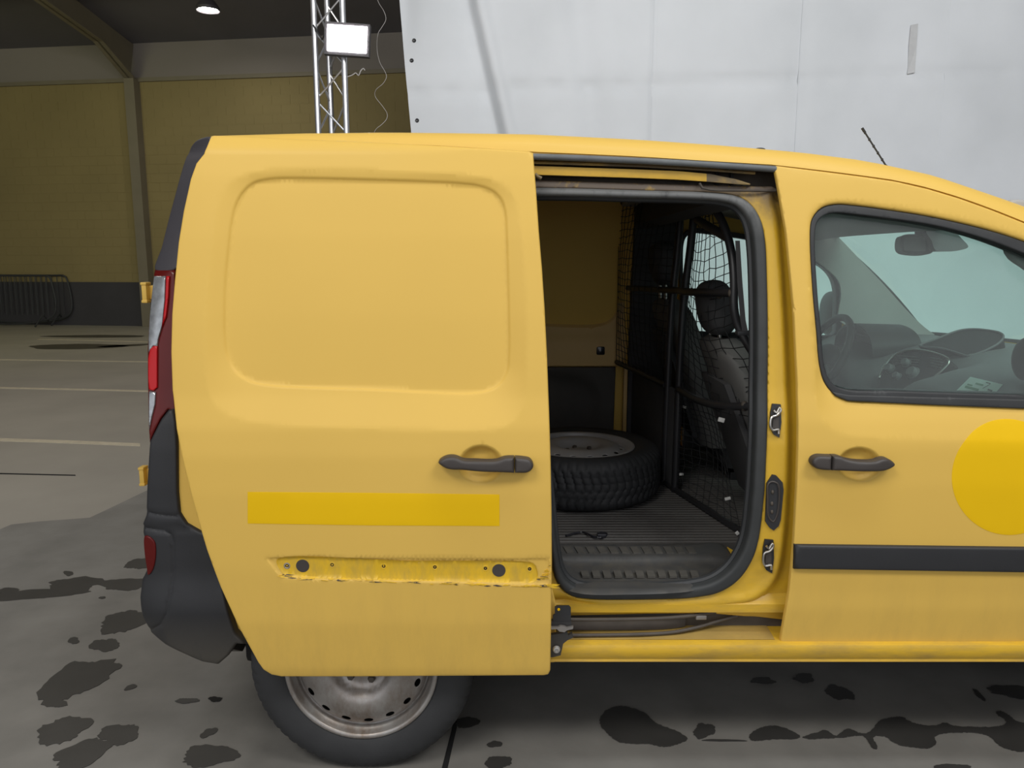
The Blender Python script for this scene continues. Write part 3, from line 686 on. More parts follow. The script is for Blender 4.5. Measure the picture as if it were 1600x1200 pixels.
for a, b, r in ((473, 884, 11.5), (779.5, 891, 11.6)):
    p = onF(a, b, SDd); k = r / 640.
    MB().lathe([(0, -.0015), (k * .93, -.0015), (k, .0005)], p, 'y', 32).build('hole_plug', 'handle_grey', sd)
for a, b in ((448.5, 884), (519, 882.5), (599.5, 884.5), (679.5, 886), (758.5, 888), (827.5, 889)):
    p = onF(a, b, SDd)
    MB().lathe([(0, -.0004), (.0046, -.0006), (.005, .001)], p, 'y', 16).build('bolt_hole', 'dark_hole', sd)
    MB().lathe([(.0046, 0), (.006, -.0012), (.0085, -.0008), (.0095, .001)], p, 'y', 20).build('hole_rim', 'paint_slot' if a > 460 else 'steel_rim', sd)
random.seed(9)
def residue(pts, w, n, m):
    for _ in range(n):
        t = random.random() * (len(pts) - 1); i = min(int(t), len(pts) - 2); f = t - i
        a = pts[i][0] * (1 - f) + pts[i + 1][0] * f; b = pts[i][1] * (1 - f) + pts[i + 1][1] * f + random.uniform(-1.5, 2)
        L_ = random.uniform(4, 22) * w; h = random.uniform(.5, 1.5) * w; sl = random.uniform(-.08, .14)
        q = [(a, b), (a + L_ * .4, b - h + sl * L_ * .4), (a + L_, b + sl * L_), (a + L_ * .5, b + h + sl * L_ * .5)]
        P = [onF(u, v, SDd) - np.array((0, .0012, 0)) for u, v in q]
        yield P
for nm, m, n in (('glue_residue', 'paint_slot', 60), ('grime_streak', 'grime', 22)):
    mb = MB()
    for P in residue([(432, 898), (470, 904), (600, 909), (740, 913), (830, 916), (858, 915)], 1., n, m): mb.prism(P, (0, .0014, 0))
    for P in residue([(838, 905), (846, 900), (858, 880)], .6, n // 4, m): mb.prism(P, (0, .0014, 0))
    tag(mb.build(nm, m, sd, 0), kind='stuff')

# --- body side behind the door, rear corner, lamp and bumper
QUARTER = [(275, 690), (272, 640), (270, 560), (272, 480), (275, 420), (285, 360), (300, 290), (318, 246), (329, 219), (460, 222), (700, 232), (785, 238), (790, 300), (800, 400), (820, 560), (835, 700), (850, 860), (864, 925), (870, 950), (868, 1010), (866, 1036), (760, 1037), (742, 1000), (722, 950), (690, 905), (640, 868), (563, 853), (490, 868), (440, 900), (405, 950), (388, 1000), (370, 985), (345, 900), (330, 838), (312, 831), (292, 820), (281, 803), (277, 770)]
panel('rear_quarter', px2(QUARTER, SB), SB, 'paint', van, None, .022, .012, er=.004, smooth_out=False)
def pin(o): return lambda x, z: SB(x, z) - o
SP_ = lambda x, z: SB(x, np.minimum(z, 1.735)) - .003
panel('rear_pillar_trim', px2([(326, 213), (316, 215), (304, 221), (296, 234), (288, 252), (276, 293), (262, 345), (252, 385), (241, 421), (272, 422), (284, 400), (300, 330), (318, 260), (330, 216)], SP_), SP_, 'trim_black', van, None, .014, .03, er=.006)
# rear lamp: a dark red body with its own lenses
LAMP = [(241, 421.5), (272, 421.5), (274, 470), (271, 530), (271, 600), (274, 645), (262, 640), (251, 654), (242, 672), (233, 692), (231, 650), (230, 600), (230, 545), (232, 505), (236, 465)]
lampo = panel('rear_lamp', px2(LAMP, pin(.004)), pin(.004), 'lens_red', van, None, .012, .03, er=.005, smooth_out=False); tag(lampo, 'tall red and clear rear lamp on the corner')
for nm, m, P in (('clear_lens', 'lens_clear', [(240, 431.5), (258, 431.5), (257, 468), (253, 508), (246.5, 530), (245, 541), (239, 541), (231.5, 551), (231.5, 530), (233, 500), (236.5, 462)]),
                 ('red_strip', 'lens_bright_red', [(259, 431.5), (264, 431.5), (262.5, 465), (259, 495), (252, 512), (254, 500), (257.5, 470)]),
                 ('brake_lens', 'lens_bright_red', [(240, 540), (245, 541), (245, 606), (239, 611), (232, 609), (230.8, 590), (230.8, 560), (234, 545)]),
                 ('reverse_lens', 'lens_clear', [(232, 612), (242.5, 613), (241.5, 632), (236.5, 652), (232.4, 672), (231.8, 640)])):
    panel(nm, px2(P, pin(.010)), pin(.010), m, lampo, None, .008, .008, er=.003, smooth_out=False)
BUMP = [(233, 690), (242, 672), (251, 655), (262, 641), (271, 639), (274.5, 660), (276.5, 700), (277, 770), (280, 802), (291, 819), (311, 830.5), (330, 836), (345, 900), (370, 985), (388, 1003), (372, 1002), (360, 1020), (344, 1034), (320, 1030), (292, 1018), (262, 1003), (240, 984), (227, 960), (221.5, 930), (222, 905), (228, 892), (226, 850), (222.5, 832), (222, 818), (227, 806), (228.5, 760)]
sB = lambda x, z: SB(x, z) - .012
GR_ = [np.array(px2(p, SB)) for p in ([(228, 796), (245, 801), (262, 803.5), (279, 805)], [(224, 822), (240, 825), (260, 828), (270, 833), (273.5, 845), (274, 880), (272, 920), (268, 950), (258, 968), (240, 978)])]
GR_ = [lin(g, .006, False) for g in GR_]
def dB(x, z):
    g = 0
    for k, L_ in enumerate(GR_):
        d = np.sqrt(((np.asarray(x)[..., None] - L_[:, 0]) ** 2 + (np.asarray(z)[..., None] - L_[:, 1]) ** 2).min(-1)); g = g + .0035 * sm(.006, .001, d)
    return g + -.018 * sm(.62, .50, z) * sm(.2, .32, z) + .003 * np.exp(-((z - .735) / .006) ** 2)
bum = panel('rear_bumper', px2(BUMP, sB), sB, 'black_plastic', van, dB, .012, .03, er=.008, smooth_out=False, ang=60, extra=np.concatenate([q for g in GR_ for q in (g, g + (.004, 0), g - (.004, 0), g + (0, .004), g - (0, .004))]))
panel('bumper_reflector', px2([(225.5, 838), (233, 839), (241, 847), (243, 862), (241, 882), (236, 895), (231, 899), (229, 890)], lambda x, z: SB(x, z) - .016), lambda x, z: SB(x, z) - .016, 'lens_red', bum, dB, .008, .01, er=.003)
# back of the van
bx = lambda z: np.interp(z, [.2, .5, 1.0, 1.2, 1.45, 1.7, 1.8], [-.95, -.95, -.95, -.94, -.90, -.83, -.78])
for y0, y1 in ((.16, .985), (.995, W - .16)):
    rows = [[(float(bx(z)) - .03 * (1 - ((y - W / 2) / .78) ** 2) + .0, y, z) for y in np.linspace(y0 + .09 * max(0, (z - 1.1)) * (y0 < .5), y1 - .09 * max(0, z - 1.1) * (y1 > 1.2), 12)] for z in np.linspace(.50, 1.765, 24)]
    rd = MB().slab(rows, (.03, 0, 0)).build('rear_door', 'paint', van)
    w0, w1 = (y0 + .16, y1 - .1) if y0 < .5 else (y0 + .1, y1 - .16)
    rows = [[(float(bx(z)) - .034 - .03 * (1 - ((y - W / 2) / .78) ** 2), y, z) for y in np.linspace(w0, w1, 8)] for z in np.linspace(1.15, 1.62, 8)]
    MB().slab(rows, (.01, 0, 0)).build('rear_window', 'gloss_black', rd)
rows = [[(-1.00 - .035 * (1 - ((y - W / 2) / .8) ** 2) + dx, y, z) for y in np.linspace(.20, W - .20, 14)] for dx, z in ((.16, .27), (.03, .30), (0, .36), (0, .48), (.06, .50))]
MB().slab(rows, (.03, 0, 0)).build('rear_bumper_beam', 'black_plastic', van)
for a, b, h in ((228.5, 457, .060), (224.5, 743, .058)):
    p = onY(a, b, .36)
    m_ = MB().box(p, (.015, .03, h), bev=.004).box(p + (.04, .01, 0), (.07, .010, h * .7), bev=.002)
    for s in (-1, 1): m_.box(p + (0, 0, s * h * .44), (.018, .034, .009), bev=.003)
    m_.build('door_hinge', 'paint', van)
# far side
panel('far_side', [(-.90, .36), (.66, .36), (.66, .9), (.70, 1.4), (.72, 1.70), (-.74, 1.745), (-.84, 1.4), (-.90, .95)], S0, 'paint', van, None, .06, .05, flip=True, smooth_out=False)
# sills
SP = [(.075, .520), (.060, .500), (.050, .492), (.05, .468), (.10, .462), (.10, .405), (.045, .402), (.018, .400), (.004, .394), (0., .384), (.002, .362), (.010, .350), (.008, .343), (.03, .330), (.10, .325)]
for s in (0, 1):
    rows = [[(x, (W - y) if s else y, z) for y, z in SP] for x in np.linspace(-.06, 1.72, 60)]
    MB().grid(rows).build('sill', 'paint_jamb', van, 30)
MB().slab([[(x, y, z) for x in np.linspace(-.05, .73, 20)] for y, z in ((.098, .4062), (.045, .4032), (.022, .4015))], (0, 0, .0006)).build('sill_ledge', 'paint_jamb_dirty', van, 0)
MB().box((1.0, W / 2, .30), (3.6, 1.5, .10), bev=.02).build('underbody', 'dark_hole', van)
MB().box((-.45, W / 2, .36), (.5, 1.0, .14), bev=.03).build('rear_axle', 'black_metal', van)
# front end
def nose(y, x): return x - .30 * abs((y - W / 2) / .9) ** 3 * max(0, (x - 2.2))
hp = [(2.10, 1.085), (2.3, 1.06), (2.55, 1.02), (2.8, .955), (2.95, .88), (3.02, .80)]
rows = [[(nose(y, x), y, z - .05 * abs((y - W / 2) / .9) ** 4 + .015) for y in np.linspace(.10, W - .10, 20)] for x, z in hp]
MB().slab(rows, (0, 0, -.015)).build('bonnet', 'paint', van, 50)
fp = [(3.02, .80), (3.06, .66), (3.09, .5), (3.08, .36), (3.0, .25), (2.9, .22)]
rows = [[(nose(y, x), y, z) for y in np.linspace(.03, W - .03, 20)] for x, z in fp]
MB().slab(rows, (-.02, 0, 0)).build('front_bumper', 'black_plastic', van, 50)
rows = [[(x, y, z) for y in np.linspace(.14, W - .14, 10)] for x, z in ((1.90, 1.06), (2.05, 1.075), (2.2, 1.07))]
MB().slab(rows, (0, 0, -.02)).build('windscreen_cowl', 'black_plastic', van)
XW0 = onY(563, 1035, .012)[0]; XW1 = XW0 + 2.697
arch = [(XW1 + .37 * math.cos(a), .3175 + .37 * math.sin(a)) for a in np.linspace(math.pi, 0, 24)]
fen = [(doorF[0][0] * 0 + 1.745, .40), (1.745, .80), (1.745, 1.06), (1.90, 1.085), (2.10, 1.085), (2.3, 1.06), (2.55, 1.01), (2.8, .95), (2.85, .85), (2.87, .33), (2.66, .33)] + arch[::-1] + [(XW1 - .38, .34)]
for fl_ in (False, True):
    panel('front_wing', fen, lambda x, z: S0(x, z) + .02, 'paint', van, None, .025, .015, er=.004, smooth_out=False, flip=fl_)
    hl = [(2.52, .90), (2.62, .96), (2.8, .90), (2.86, .78), (2.7, .76), (2.56, .82)]
    panel('headlamp', hl, lambda x, z: S0(x, z) + .010, 'lens_clear', van, None, .02, .03, flip=fl_)
    y_ = -.13 if not fl_ else W + .13
    mm = MB().ell((1.64, y_, 1.17), (.055, .095, .115), p=.75).tube([(1.66, y_ + (.09 if not fl_ else -.09), 1.12), (1.68, .06 if not fl_ else W - .06, 1.10)], .022, 10)
    mm.build('wing_mirror', 'black_plastic', van)
# windscreen
rows = []
for t in np.linspace(0, 1, 14):
    row = []
    for s in np.linspace(0, 1, 16):
        y = (.205 + .0 * t) + (W - .41) * s; bow = 1 - (2 * s - 1) ** 2
        a = np.array((1.435 + .115 * bow, y, 1.566 + .03 * bow)); b = np.array((1.935 + .25 * bow, y, 1.100))
        q = a + (b - a) * t; q[0] += .02 * math.sin(math.pi * t); q[2] += .012 * math.sin(math.pi * t); row.append(q)
    rows.append(row)
ws = MB().grid(rows).build('windscreen', 'windscreen_glass', van, 60)
edge = [r[0] for r in rows] + rows[-1][1:] + [r[-1] for r in rows[::-1][1:]] + rows[0][::-1][1:-1]
MB().tube(edge, .012, 6, closed=True).build('windscreen_frame', 'rubber', ws)

# ------------------------------------------------------------------ the cargo doorway
SEAL_O = [(806, 293), (838, 293.5), (900, 294.5), (1000, 297.5), (1080, 299.5), (1120, 301.5), (1145, 305), (1163, 312), (1178, 326), (1189, 347), (1195, 378), (1197.5, 430), (1199, 560), (1197.5, 690), (1192.5, 780), (1184, 845), (1173, 877), (1153, 905), (1124, 924), (1085, 932.5), (1000, 936), (920, 935), (895, 931), (878, 920), (867, 902), (860, 860), (850, 760), (828, 600), (808, 420)]
SEAL_I = [(814, 306), (842, 306.5), (900, 307), (1000, 309.5), (1080, 311.5), (1120, 314), (1140, 318), (1154, 325), (1165, 338), (1172, 356), (1176, 385), (1178.5, 430), (1180, 560), (1178, 690), (1173, 780), (1165, 840), (1154, 868), (1138, 890), (1114, 907), (1080, 916), (1000, 921), (925, 920.5), (903, 917), (888, 908), (878, 893), (871, 860), (860, 760), (838, 600), (818, 420)]
JAMB = [(790, 280.5), (826, 281), (900, 283), (1000, 286), (1100, 289), (1205, 291), (1222, 300), (1240, 380), (1252, 480), (1260, 600), (1261, 700), (1254, 850), (1246, 930), (1234, 974), (1180, 968), (1110, 962), (1000, 963), (880, 966), (845, 967), (840, 900), (832, 800), (812, 560), (792, 400)]
SJ = lambda x, z: S0(x, z) + .050
sealO = px2(SEAL_O, SJ)
STEP = cr(px2([(1204, 300), (1209, 340), (1214, 400), (1219, 480), (1224, 590), (1227, 680), (1224, 780), (1219, 850), (1211, 893), (1200, 913), (1178, 932), (1140, 941), (1080, 946), (1000, 948), (945, 946), (925, 939), (905, 934), (885, 928), (860, 930), (840, 936), (842, 1000), (1300, 1010), (1330, 280)], SJ), .012)
def dJ(x, z):
    d = sdf(x, z, STEP); base = sm(-.001, .030, d)
    side = sm(.65, .70, x)
    return base * (.017 * side + .012 * (1 - side)) - .006 * sm(-.03, -.004, d) * (1 - base)
exJ = np.concatenate([STEP, off(STEP, .006), off(STEP, .012), off(STEP, .02), off(STEP, -.006), off(STEP, -.02)])
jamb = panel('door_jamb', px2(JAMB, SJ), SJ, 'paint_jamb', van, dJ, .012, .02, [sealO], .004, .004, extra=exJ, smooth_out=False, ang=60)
panel('door_seal', sealO, lambda x, z: S0(x, z) + .040, 'seal_black', van, lambda x, z: -.004 + 0 * x, .010, .05, [px2(SEAL_I, SJ)], .011, .011, ang=80)
si2 = np.array(px2(SEAL_I, SJ)); si2 = cr(si2, .02); cc = si2.mean(0)
MB().tube([(p[0], S0(p[0], p[1]) + .075, p[1]) for p in (si2 if sdf(cc[0], cc[1], si2)[0] > 0 else si2)], .010, 8, closed=True).build('seal_lip', 'rubber', van)
def strip(name, top, bot, ya, yb, m, t=.008, parent=van, xs=None):
    xs = np.linspace(826, 1214, 34) if xs is None else xs
    tx, tz = zip(*top); bx_, bz = zip(*bot); r0, r1, r2 = [], [], []
    for x in xs:
        a = onY(x, np.interp(x, tx, tz), ya); b = onY(x, np.interp(x, bx_, bz), yb); r0.append(a); r2.append(b); r1.append((a + b) / 2 + (0, -.0015, 0))
    return MB().slab([r0, r1, r2], (0, t, 0)).build(name, m, parent, 50)
def tubeline(name, line, y, r, m, parent=van):
    return MB().tube(cr([onY(a, b, y) for a, b in line], .03, False), r, 10).build(name, m, parent, 60)
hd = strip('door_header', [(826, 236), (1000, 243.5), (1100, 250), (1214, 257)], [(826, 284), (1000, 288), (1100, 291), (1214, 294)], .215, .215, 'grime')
tubeline('header_seal', [(826, 244.5), (900, 247), (1000, 251.5), (1100, 257), (1212, 264.5)], .132, .0085, 'seal_dusty')
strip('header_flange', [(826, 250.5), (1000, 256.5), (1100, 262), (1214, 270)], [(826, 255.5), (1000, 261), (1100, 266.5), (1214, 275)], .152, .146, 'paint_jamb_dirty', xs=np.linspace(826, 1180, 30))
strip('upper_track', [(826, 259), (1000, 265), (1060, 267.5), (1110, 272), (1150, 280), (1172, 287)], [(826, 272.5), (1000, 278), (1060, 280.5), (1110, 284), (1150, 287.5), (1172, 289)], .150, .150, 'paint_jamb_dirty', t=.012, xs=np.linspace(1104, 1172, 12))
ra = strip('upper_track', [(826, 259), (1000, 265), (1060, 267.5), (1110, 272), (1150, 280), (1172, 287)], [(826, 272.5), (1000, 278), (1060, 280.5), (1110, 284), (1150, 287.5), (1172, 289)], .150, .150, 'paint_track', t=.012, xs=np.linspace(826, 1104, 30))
strip('track_lip', [(826, 272.5), (1000, 278), (1060, 280.5), (1110, 284), (1172, 289)], [(826, 275.5), (1000, 280.5), (1060, 283), (1110, 286), (1172, 290.5)], .150, .20, 'brown_metal', t=.004, xs=np.linspace(826, 1172, 30))
tubeline('track_edge', [(1093, 286), (1097, 293.5), (1110, 296.5), (1150, 297.5), (1212, 298)], .150, .0035, 'brown_metal')
tubeline('track_roller_arm', [(836, 272), (840, 276), (846, 279)], .10, .005, 'paint_jamb_dirty')
# lower track: back wall, two rails, roller bracket carried by the door
lt = MB()
xs = np.linspace(.02, .80, 40)
lt.slab([[(x, .099, .466) for x in xs], [(x, .099, .402) for x in xs]], (0, -.004, 0))
lt.build('track_recess', 'grime', van)
y1 = lambda a: np.interp(a, [880, 1000, 1060, 1120, 1200], [.030, .034, .046, .075, .09])
rail = MB()
for line, r in ((((866, 968), (900, 968), (1000, 967), (1050, 965), (1085, 961.5), (1118, 956)), .0055), (((866, 992), (900, 992.5), (1000, 991), (1050, 988), (1090, 980), (1130, 968), (1152, 962)), .0052)):
    c = cr(line, 8, False); rail.tube([onY(a, b, float(y1(a))) for a, b in c], r, 8)
c1 = cr(((866, 969), (900, 969), (1000, 968), (1050, 966), (1085, 962), (1118, 957)), 8, False); c2 = cr(((866, 984), (900, 984.5), (1000, 984), (1050, 982), (1090, 974), (1125, 962)), 8, False)
rail.slab([[onY(a, b, float(y1(a)) + .035) for a, b in lin(c1, 8, False)[:36]], [onY(a, b, float(y1(a)) + .03) for a, b in lin(c2, 8, False)[:36]]], (0, .004, 0)) if min(len(lin(c1, 8, False)), len(lin(c2, 8, False))) >= 36 else None
rail.build('lower_track', 'brown_metal', van, 60)
MB().box(onY(1095, 964, .06), (.03, .012, .012), bev=.002).build('track_stop', 'steel_rim', van)
br = MB()
br.prism([onY(a, b, -.030) for a, b in ((867, 949), (870, 947), (889, 947), (892, 950), (892, 972), (864, 972), (864, 962), (867, 960))], (0, .006, 0))
br.prism([onY(a, b, -.034) for a, b in ((858, 972), (893, 972), (893, 978), (858, 978))], (0, .02, 0))
br.prism([onY(a, b, -.038) for a, b in ((858, 993), (874, 990), (886, 987), (888, 993), (894, 990), (896, 996), (886, 1001), (880, 1006), (878, 1015), (876, 1024), (864, 1027), (858, 1027))], (0, .012, 0))
bro = br.build('roller_bracket', 'black_plastic', sd, 40); tag(bro, 'black steel roller arm of the door')
MB().prism([onY(a, b, -.045) for a, b in ((858, 980), (872, 980), (876, 978), (882, 979), (886, 981), (896, 979), (895, 983), (886, 985), (882, 988), (874, 987), (870, 983), (858, 984))], (0, .008, 0)).build('roller', 'steel_rim', sd, 40)
p = onY(869.5, 1014.5, -.044); MB().lathe([(0, -.004), (.004, -.004), (.0048, -.007), (.0085, -.006), (.0105, 0)], p, 'y', 20).build('bolt', 'rim_edge', sd)
p = onY(873, 952.5, -.032); MB().lathe([(0, -.0005), (.0034, -.0005), (.004, .001)], p, 'y', 14).build('bolt_hole', 'paint_fresh', sd)
# strikers and contact plate on the pillar
def sj(a, b, d=0.): return onF(a, b, lambda x, z: SJ(x, z) + dJ(x, z) - d)
def plate(name, pts, d, t, m, parent=van): return MB().prism([sj(a, b, d) for a, b in pts], (0, t, 0)).build(name, m, parent, 30)
for ox, oy in ((0, 0), (-11.5, 212)):
    st = plate('striker_plate', [(1207 + ox, 631 + oy), (1220 + ox, 632 + oy), (1221 + ox, 660 + oy), (1218 + ox, 684 + oy), (1209 + ox, 679 + oy), (1203 + ox, 668 + oy), (1204 + ox, 645 + oy)], .006, .012, 'black_metal')
    w = [(1209, 641), (1213, 645), (1218, 637), (1220, 641), (1214, 649), (1206, 652), (1204.5, 668), (1208, 672), (1216, 671), (1217, 678)]
    MB().tube(cr([sj(a + ox, b + oy, .018) for a, b in w], .006, False), .0034, 8).build('striker_wire', 'chrome', st)
    MB().prism([sj(a + ox, b + oy, .010) for a, b in ((1208, 654), (1217, 651), (1217, 669), (1207, 670))], (0, .006, 0)).build('striker_insert', 'handle_grey', st)
cp = plate('contact_plate', [(1207, 742), (1213, 743), (1223, 754), (1224.5, 766), (1220, 812), (1217, 822), (1209, 829), (1202, 824), (1196, 815), (1197.5, 775), (1198.5, 755)], .006, .012, 'black_plastic')
MB().tube(cr([sj(a, b, .008) for a, b in ((1200.5, 756), (1206, 752.5), (1214, 755), (1217.5, 764), (1214, 805), (1208, 815), (1201, 808), (1199.5, 780))], .008), .0028, 6, closed=True).build('contact_rim', 'handle_grey', cp)
for a, b in ((1207, 769), (1206, 787), (1206, 800)): MB().ell(sj(a, b, .008), (.004, .004, .006)).build('contact_pin', 'brown_metal', cp)

# ------------------------------------------------------------------ cargo bay
ZF = .535
rows = []
ys = []
for k in range(52):
    y0 = .40 + k * .026
    ys += [(y0, ZF), (y0 + .013, ZF), (y0 + .017, ZF - .005), (y0 + .022, ZF - .005)]
rows = [[(x, y, z) for y, z in ys] for x in (-.95, -.5, 0., .35, .70, 1.0)]
MB().slab(rows, (0, 0, -.03)).build('cargo_floor', 'mat_floor', van, 30)
# threshold plate with grip blocks
zpl = ZF + .004
plate_px = [(838, 852), (900, 851), (1000, 851), (1085, 850), (1105, 848), (1128, 850), (1143, 864), (1152, 879), (1148, 893), (1132, 907), (1100, 919), (1060, 925), (980, 928), (910, 927), (880, 918), (866, 900), (858, 880)]
pp = [onZ(a, b, zpl) for a, b in plate_px]; pxy = [(p[0], -p[1]) for p in pp]
inner = cr([(onZ(a, b, zpl)[0], -onZ(a, b, zpl)[1]) for a, b in ((872, 872), (900, 871), (1000, 871), (1090, 870), (1118, 872), (1135, 880), (1120, 896), (1080, 908), (1000, 911), (920, 910), (890, 900), (876, 885))], .012)
def plate_mesh():
    out = cr(pxy, .014); 
    a = np.sum(out[:, 0] * np.roll(out[:, 1], -1) - np.roll(out[:, 0], -1) * out[:, 1])
    out = out if a > 0 else out[::-1]
    gx, gy = np.meshgrid(np.arange(out[:, 0].min(), out[:, 0].max(), .012), np.arange(out[:, 1].min(), out[:, 1].max(), .012)); g = np.stack([gx.ravel(), gy.ravel()], 1)
    g = g[sdf(g[:, 0], g[:, 1], out) > .006]; allp = np.concatenate([out, inner, off(inner, .008), off(inner, .016), g]); n = len(out)
    vo, _, fo, *_ = delaunay_2d_cdt([Vector((p[0], p[1])) for p in allp], [(i, (i + 1) % n) for i in range(n)], [], 0, 1e-6)
    V = np.array([(v[0], v[1]) for v in vo]); T = np.array(fo); c = V[T].mean(1); T = T[sdf(c[:, 0], c[:, 1], out) > 0]
    z = zpl + .006 - .016 * sm(-.001, .035, sdf(V[:, 0], V[:, 1], inner)) - .008 * sm(.012, 0, sdf(V[:, 0], V[:, 1], out))
    return np.stack([V[:, 0], -V[:, 1], z], 1), T
V_, T_ = plate_mesh(); tp = mk('threshold_plate', V_, T_, 'sill_plastic', van, 50)
def grip(px0, px1, py, n, h, z, skew):
    for k in range(n):
        a = px0 + (px1 - px0) * (k + .1) / n; b = px0 + (px1 - px0) * (k + .78) / n; s = skew
        q = [onZ(a + s, py - h, z), onZ(b + s, py - h, z), onZ(b, py + h, z), onZ(a, py + h, z)]
        MB().prism([p for p in q], (0, 0, .007)).build('grip_block', 'step_dusty', tp, 0)
grip(884, 1092, 862, 12, 5, zpl + .002, -6); grip(908, 1096, 899, 11, 4.5, zpl - .008, -3)
MB().prism([onZ(a, b, ZF + .012) for a, b in ((1136, 856), (1156, 868), (1153, 876), (1146, 872))], (0, 0, .004)).build('floor_gusset', 'paint_jamb', van)
# far wall of the bay
YW = 1.73
FW = [(-1.0, .93), (.54, .93), (.555, 1.0), (.54, 1.2), (.56, 1.5), (.58, 1.74), (-1.0, 1.74)]
fwr = cr([(onY(a, b, YW)[0], onY(a, b, YW)[2]) for a, b in ((700, 505), (860, 510.5), (920, 512), (948, 507), (962, 494), (966, 440), (962, 380), (940, 345), (900, 338), (700, 336))], .03)
panel('bay_side_wall', FW, lambda x, z: YW + 0 * np.asarray(x), 'paint_inside', van, lambda x, z: .022 * sm(-.003, .022, sdf(x, z, fwr)) + .010 * np.exp(-((z - 1.055) / .015) ** 2) * (np.asarray(x) < .5), .03, .02, smooth_out=False, extra=np.concatenate([fwr, off(fwr, .01), off(fwr, .02)]))
p = onY(938.5, 548, YW); MB().box(p, (.040, .012, .040), bev=.008).box(p, (.022, .02, .022), bev=.004).build('wall_plug', 'gloss_black', van)
lw = [(-.9, .55), (.30, .55), (.495, .55), (.50, .93), (-.9, .93)]; lwr = cr([(-.8, .60), (.40, .60), (.42, .65), (.41, .82), (.36, .87), (-.8, .87)], .03)
panel('bay_lower_lining', lw, lambda x, z: YW - .035 + 0 * np.asarray(x), 'liner', van, lambda x, z: .02 * sm(-.004, .03, sdf(x, z, lwr)), .03, .03, smooth_out=False)
MB().box((.552, YW - .01, .74), (.020, .02, .38), bev=.004).build('pillar_foot', 'paint_inside', van)
# roof lining over the cab, roof bows over the bay
def rl(x, y): return float(zs(x)) - .045 - .02 * abs((y - W / 2) / .75) ** 4
rows = [[(x, y, rl(x, y)) for y in np.linspace(.22, W - .22, 14)] for x in np.linspace(.50, XH - .02, 14)]
MB().slab(rows, (0, 0, -.012)).build('cab_headlining', 'trim_grey', van, 60)
for x in (-.55, -.05, .45):
    MB().slab([[(x + dx, y, rl(x, y) + .01) for y in np.linspace(.2, W - .2, 12)] for dx in (-.035, .035)], (0, 0, .02)).build('roof_bow', 'paint_inside', van)
MB().slab([[(x, y, z) for y in (.20, .9, W - .2)] for x, z in ((.56, 1.715), (.56, 1.60), (.60, 1.58), (.60, 1.71))], (.008, 0, 0)).build('bulkhead_header', 'fabric_dark', van)

# ------------------------------------------------------------------ spare wheel and road wheels
def tyre_mesh():
    prof = [(.205, .020), (.212, .010), (.222, .003), (.240, -.003), (.262, -.006), (.282, -.003), (.297, .005), (.307, .014), (.3125, .024)]
    tr_ = []
    for y, d in ((.032, 0), (.040, 0), (.048, 0), (.0515, .0012), (.0545, .0012), (.058, 0), (.070, 0), (.074, 0), (.0775, .0015), (.0805, .0015), (.084, 0), (.0925, 0)): tr_.append((.3172 - d - .0025 * ((y - .0925) / .06) ** 2, y))
    half = prof + tr_; full = half + [(r, .185 - y) for r, y in half[::-1][1:]]
    n = 366; m = len(full); vs = []; 
    for k in range(n):
        for i, (r, y) in enumerate(full):
            if .026 < y < .159:
                ph = (k + (115 if y > .0925 else 60) * abs(y - .0925)) % 6.0
                if ph < 1.2: r -= .005
            elif r > .296 and (k % 6) < 1.5: r -= .003
            a = 2 * math.pi * k / n; vs.append((r * math.cos(a), y, r * math.sin(a)))
    fs = [[k * m + i, ((k + 1) % n) * m + i, ((k + 1) % n) * m + i + 1, k * m + i + 1] for k in range(n) for i in range(m - 1)]
    return vs, fs
def rim_parts(): 
    hs = []
    for k in range(16):
        a = 2 * math.pi * (k + .5) / 16; c = np.array((.163 * math.cos(a), .163 * math.sin(a))); t = np.array((-math.sin(a), math.cos(a))); r_ = np.array((math.cos(a), math.sin(a)))
        hs.append([c + t * .0135 * math.cos(b) + r_ * .0075 * math.sin(b) for b in np.linspace(0, 2 * math.pi, 12, endpoint=False)])
    RR = [0, .028, .032, .062, .072, .080, .095, .115, .135, .150, .172, .184]; YY = [.024, .024, .032, .032, .028, .016, .004, .000, .002, .008, .018, .034]
    circ = [(.184 * math.cos(a), .184 * math.sin(a)) for a in np.linspace(0, 2 * math.pi, 72, endpoint=False)]
    prof = lambda x, z: np.interp(np.hypot(x, z), RR, YY)
    return circ, prof, hs
barrel = [(.184, .040), (.188, .043), (.190, .030), (.193, .024), (.199, .018), (.2005, .008), (.204, .004), (.211, .002), (.2145, .004), (.2155, .010), (.212, .016)]
TV, TF = tyre_mesh(); circ, rprof, rholes = rim_parts()
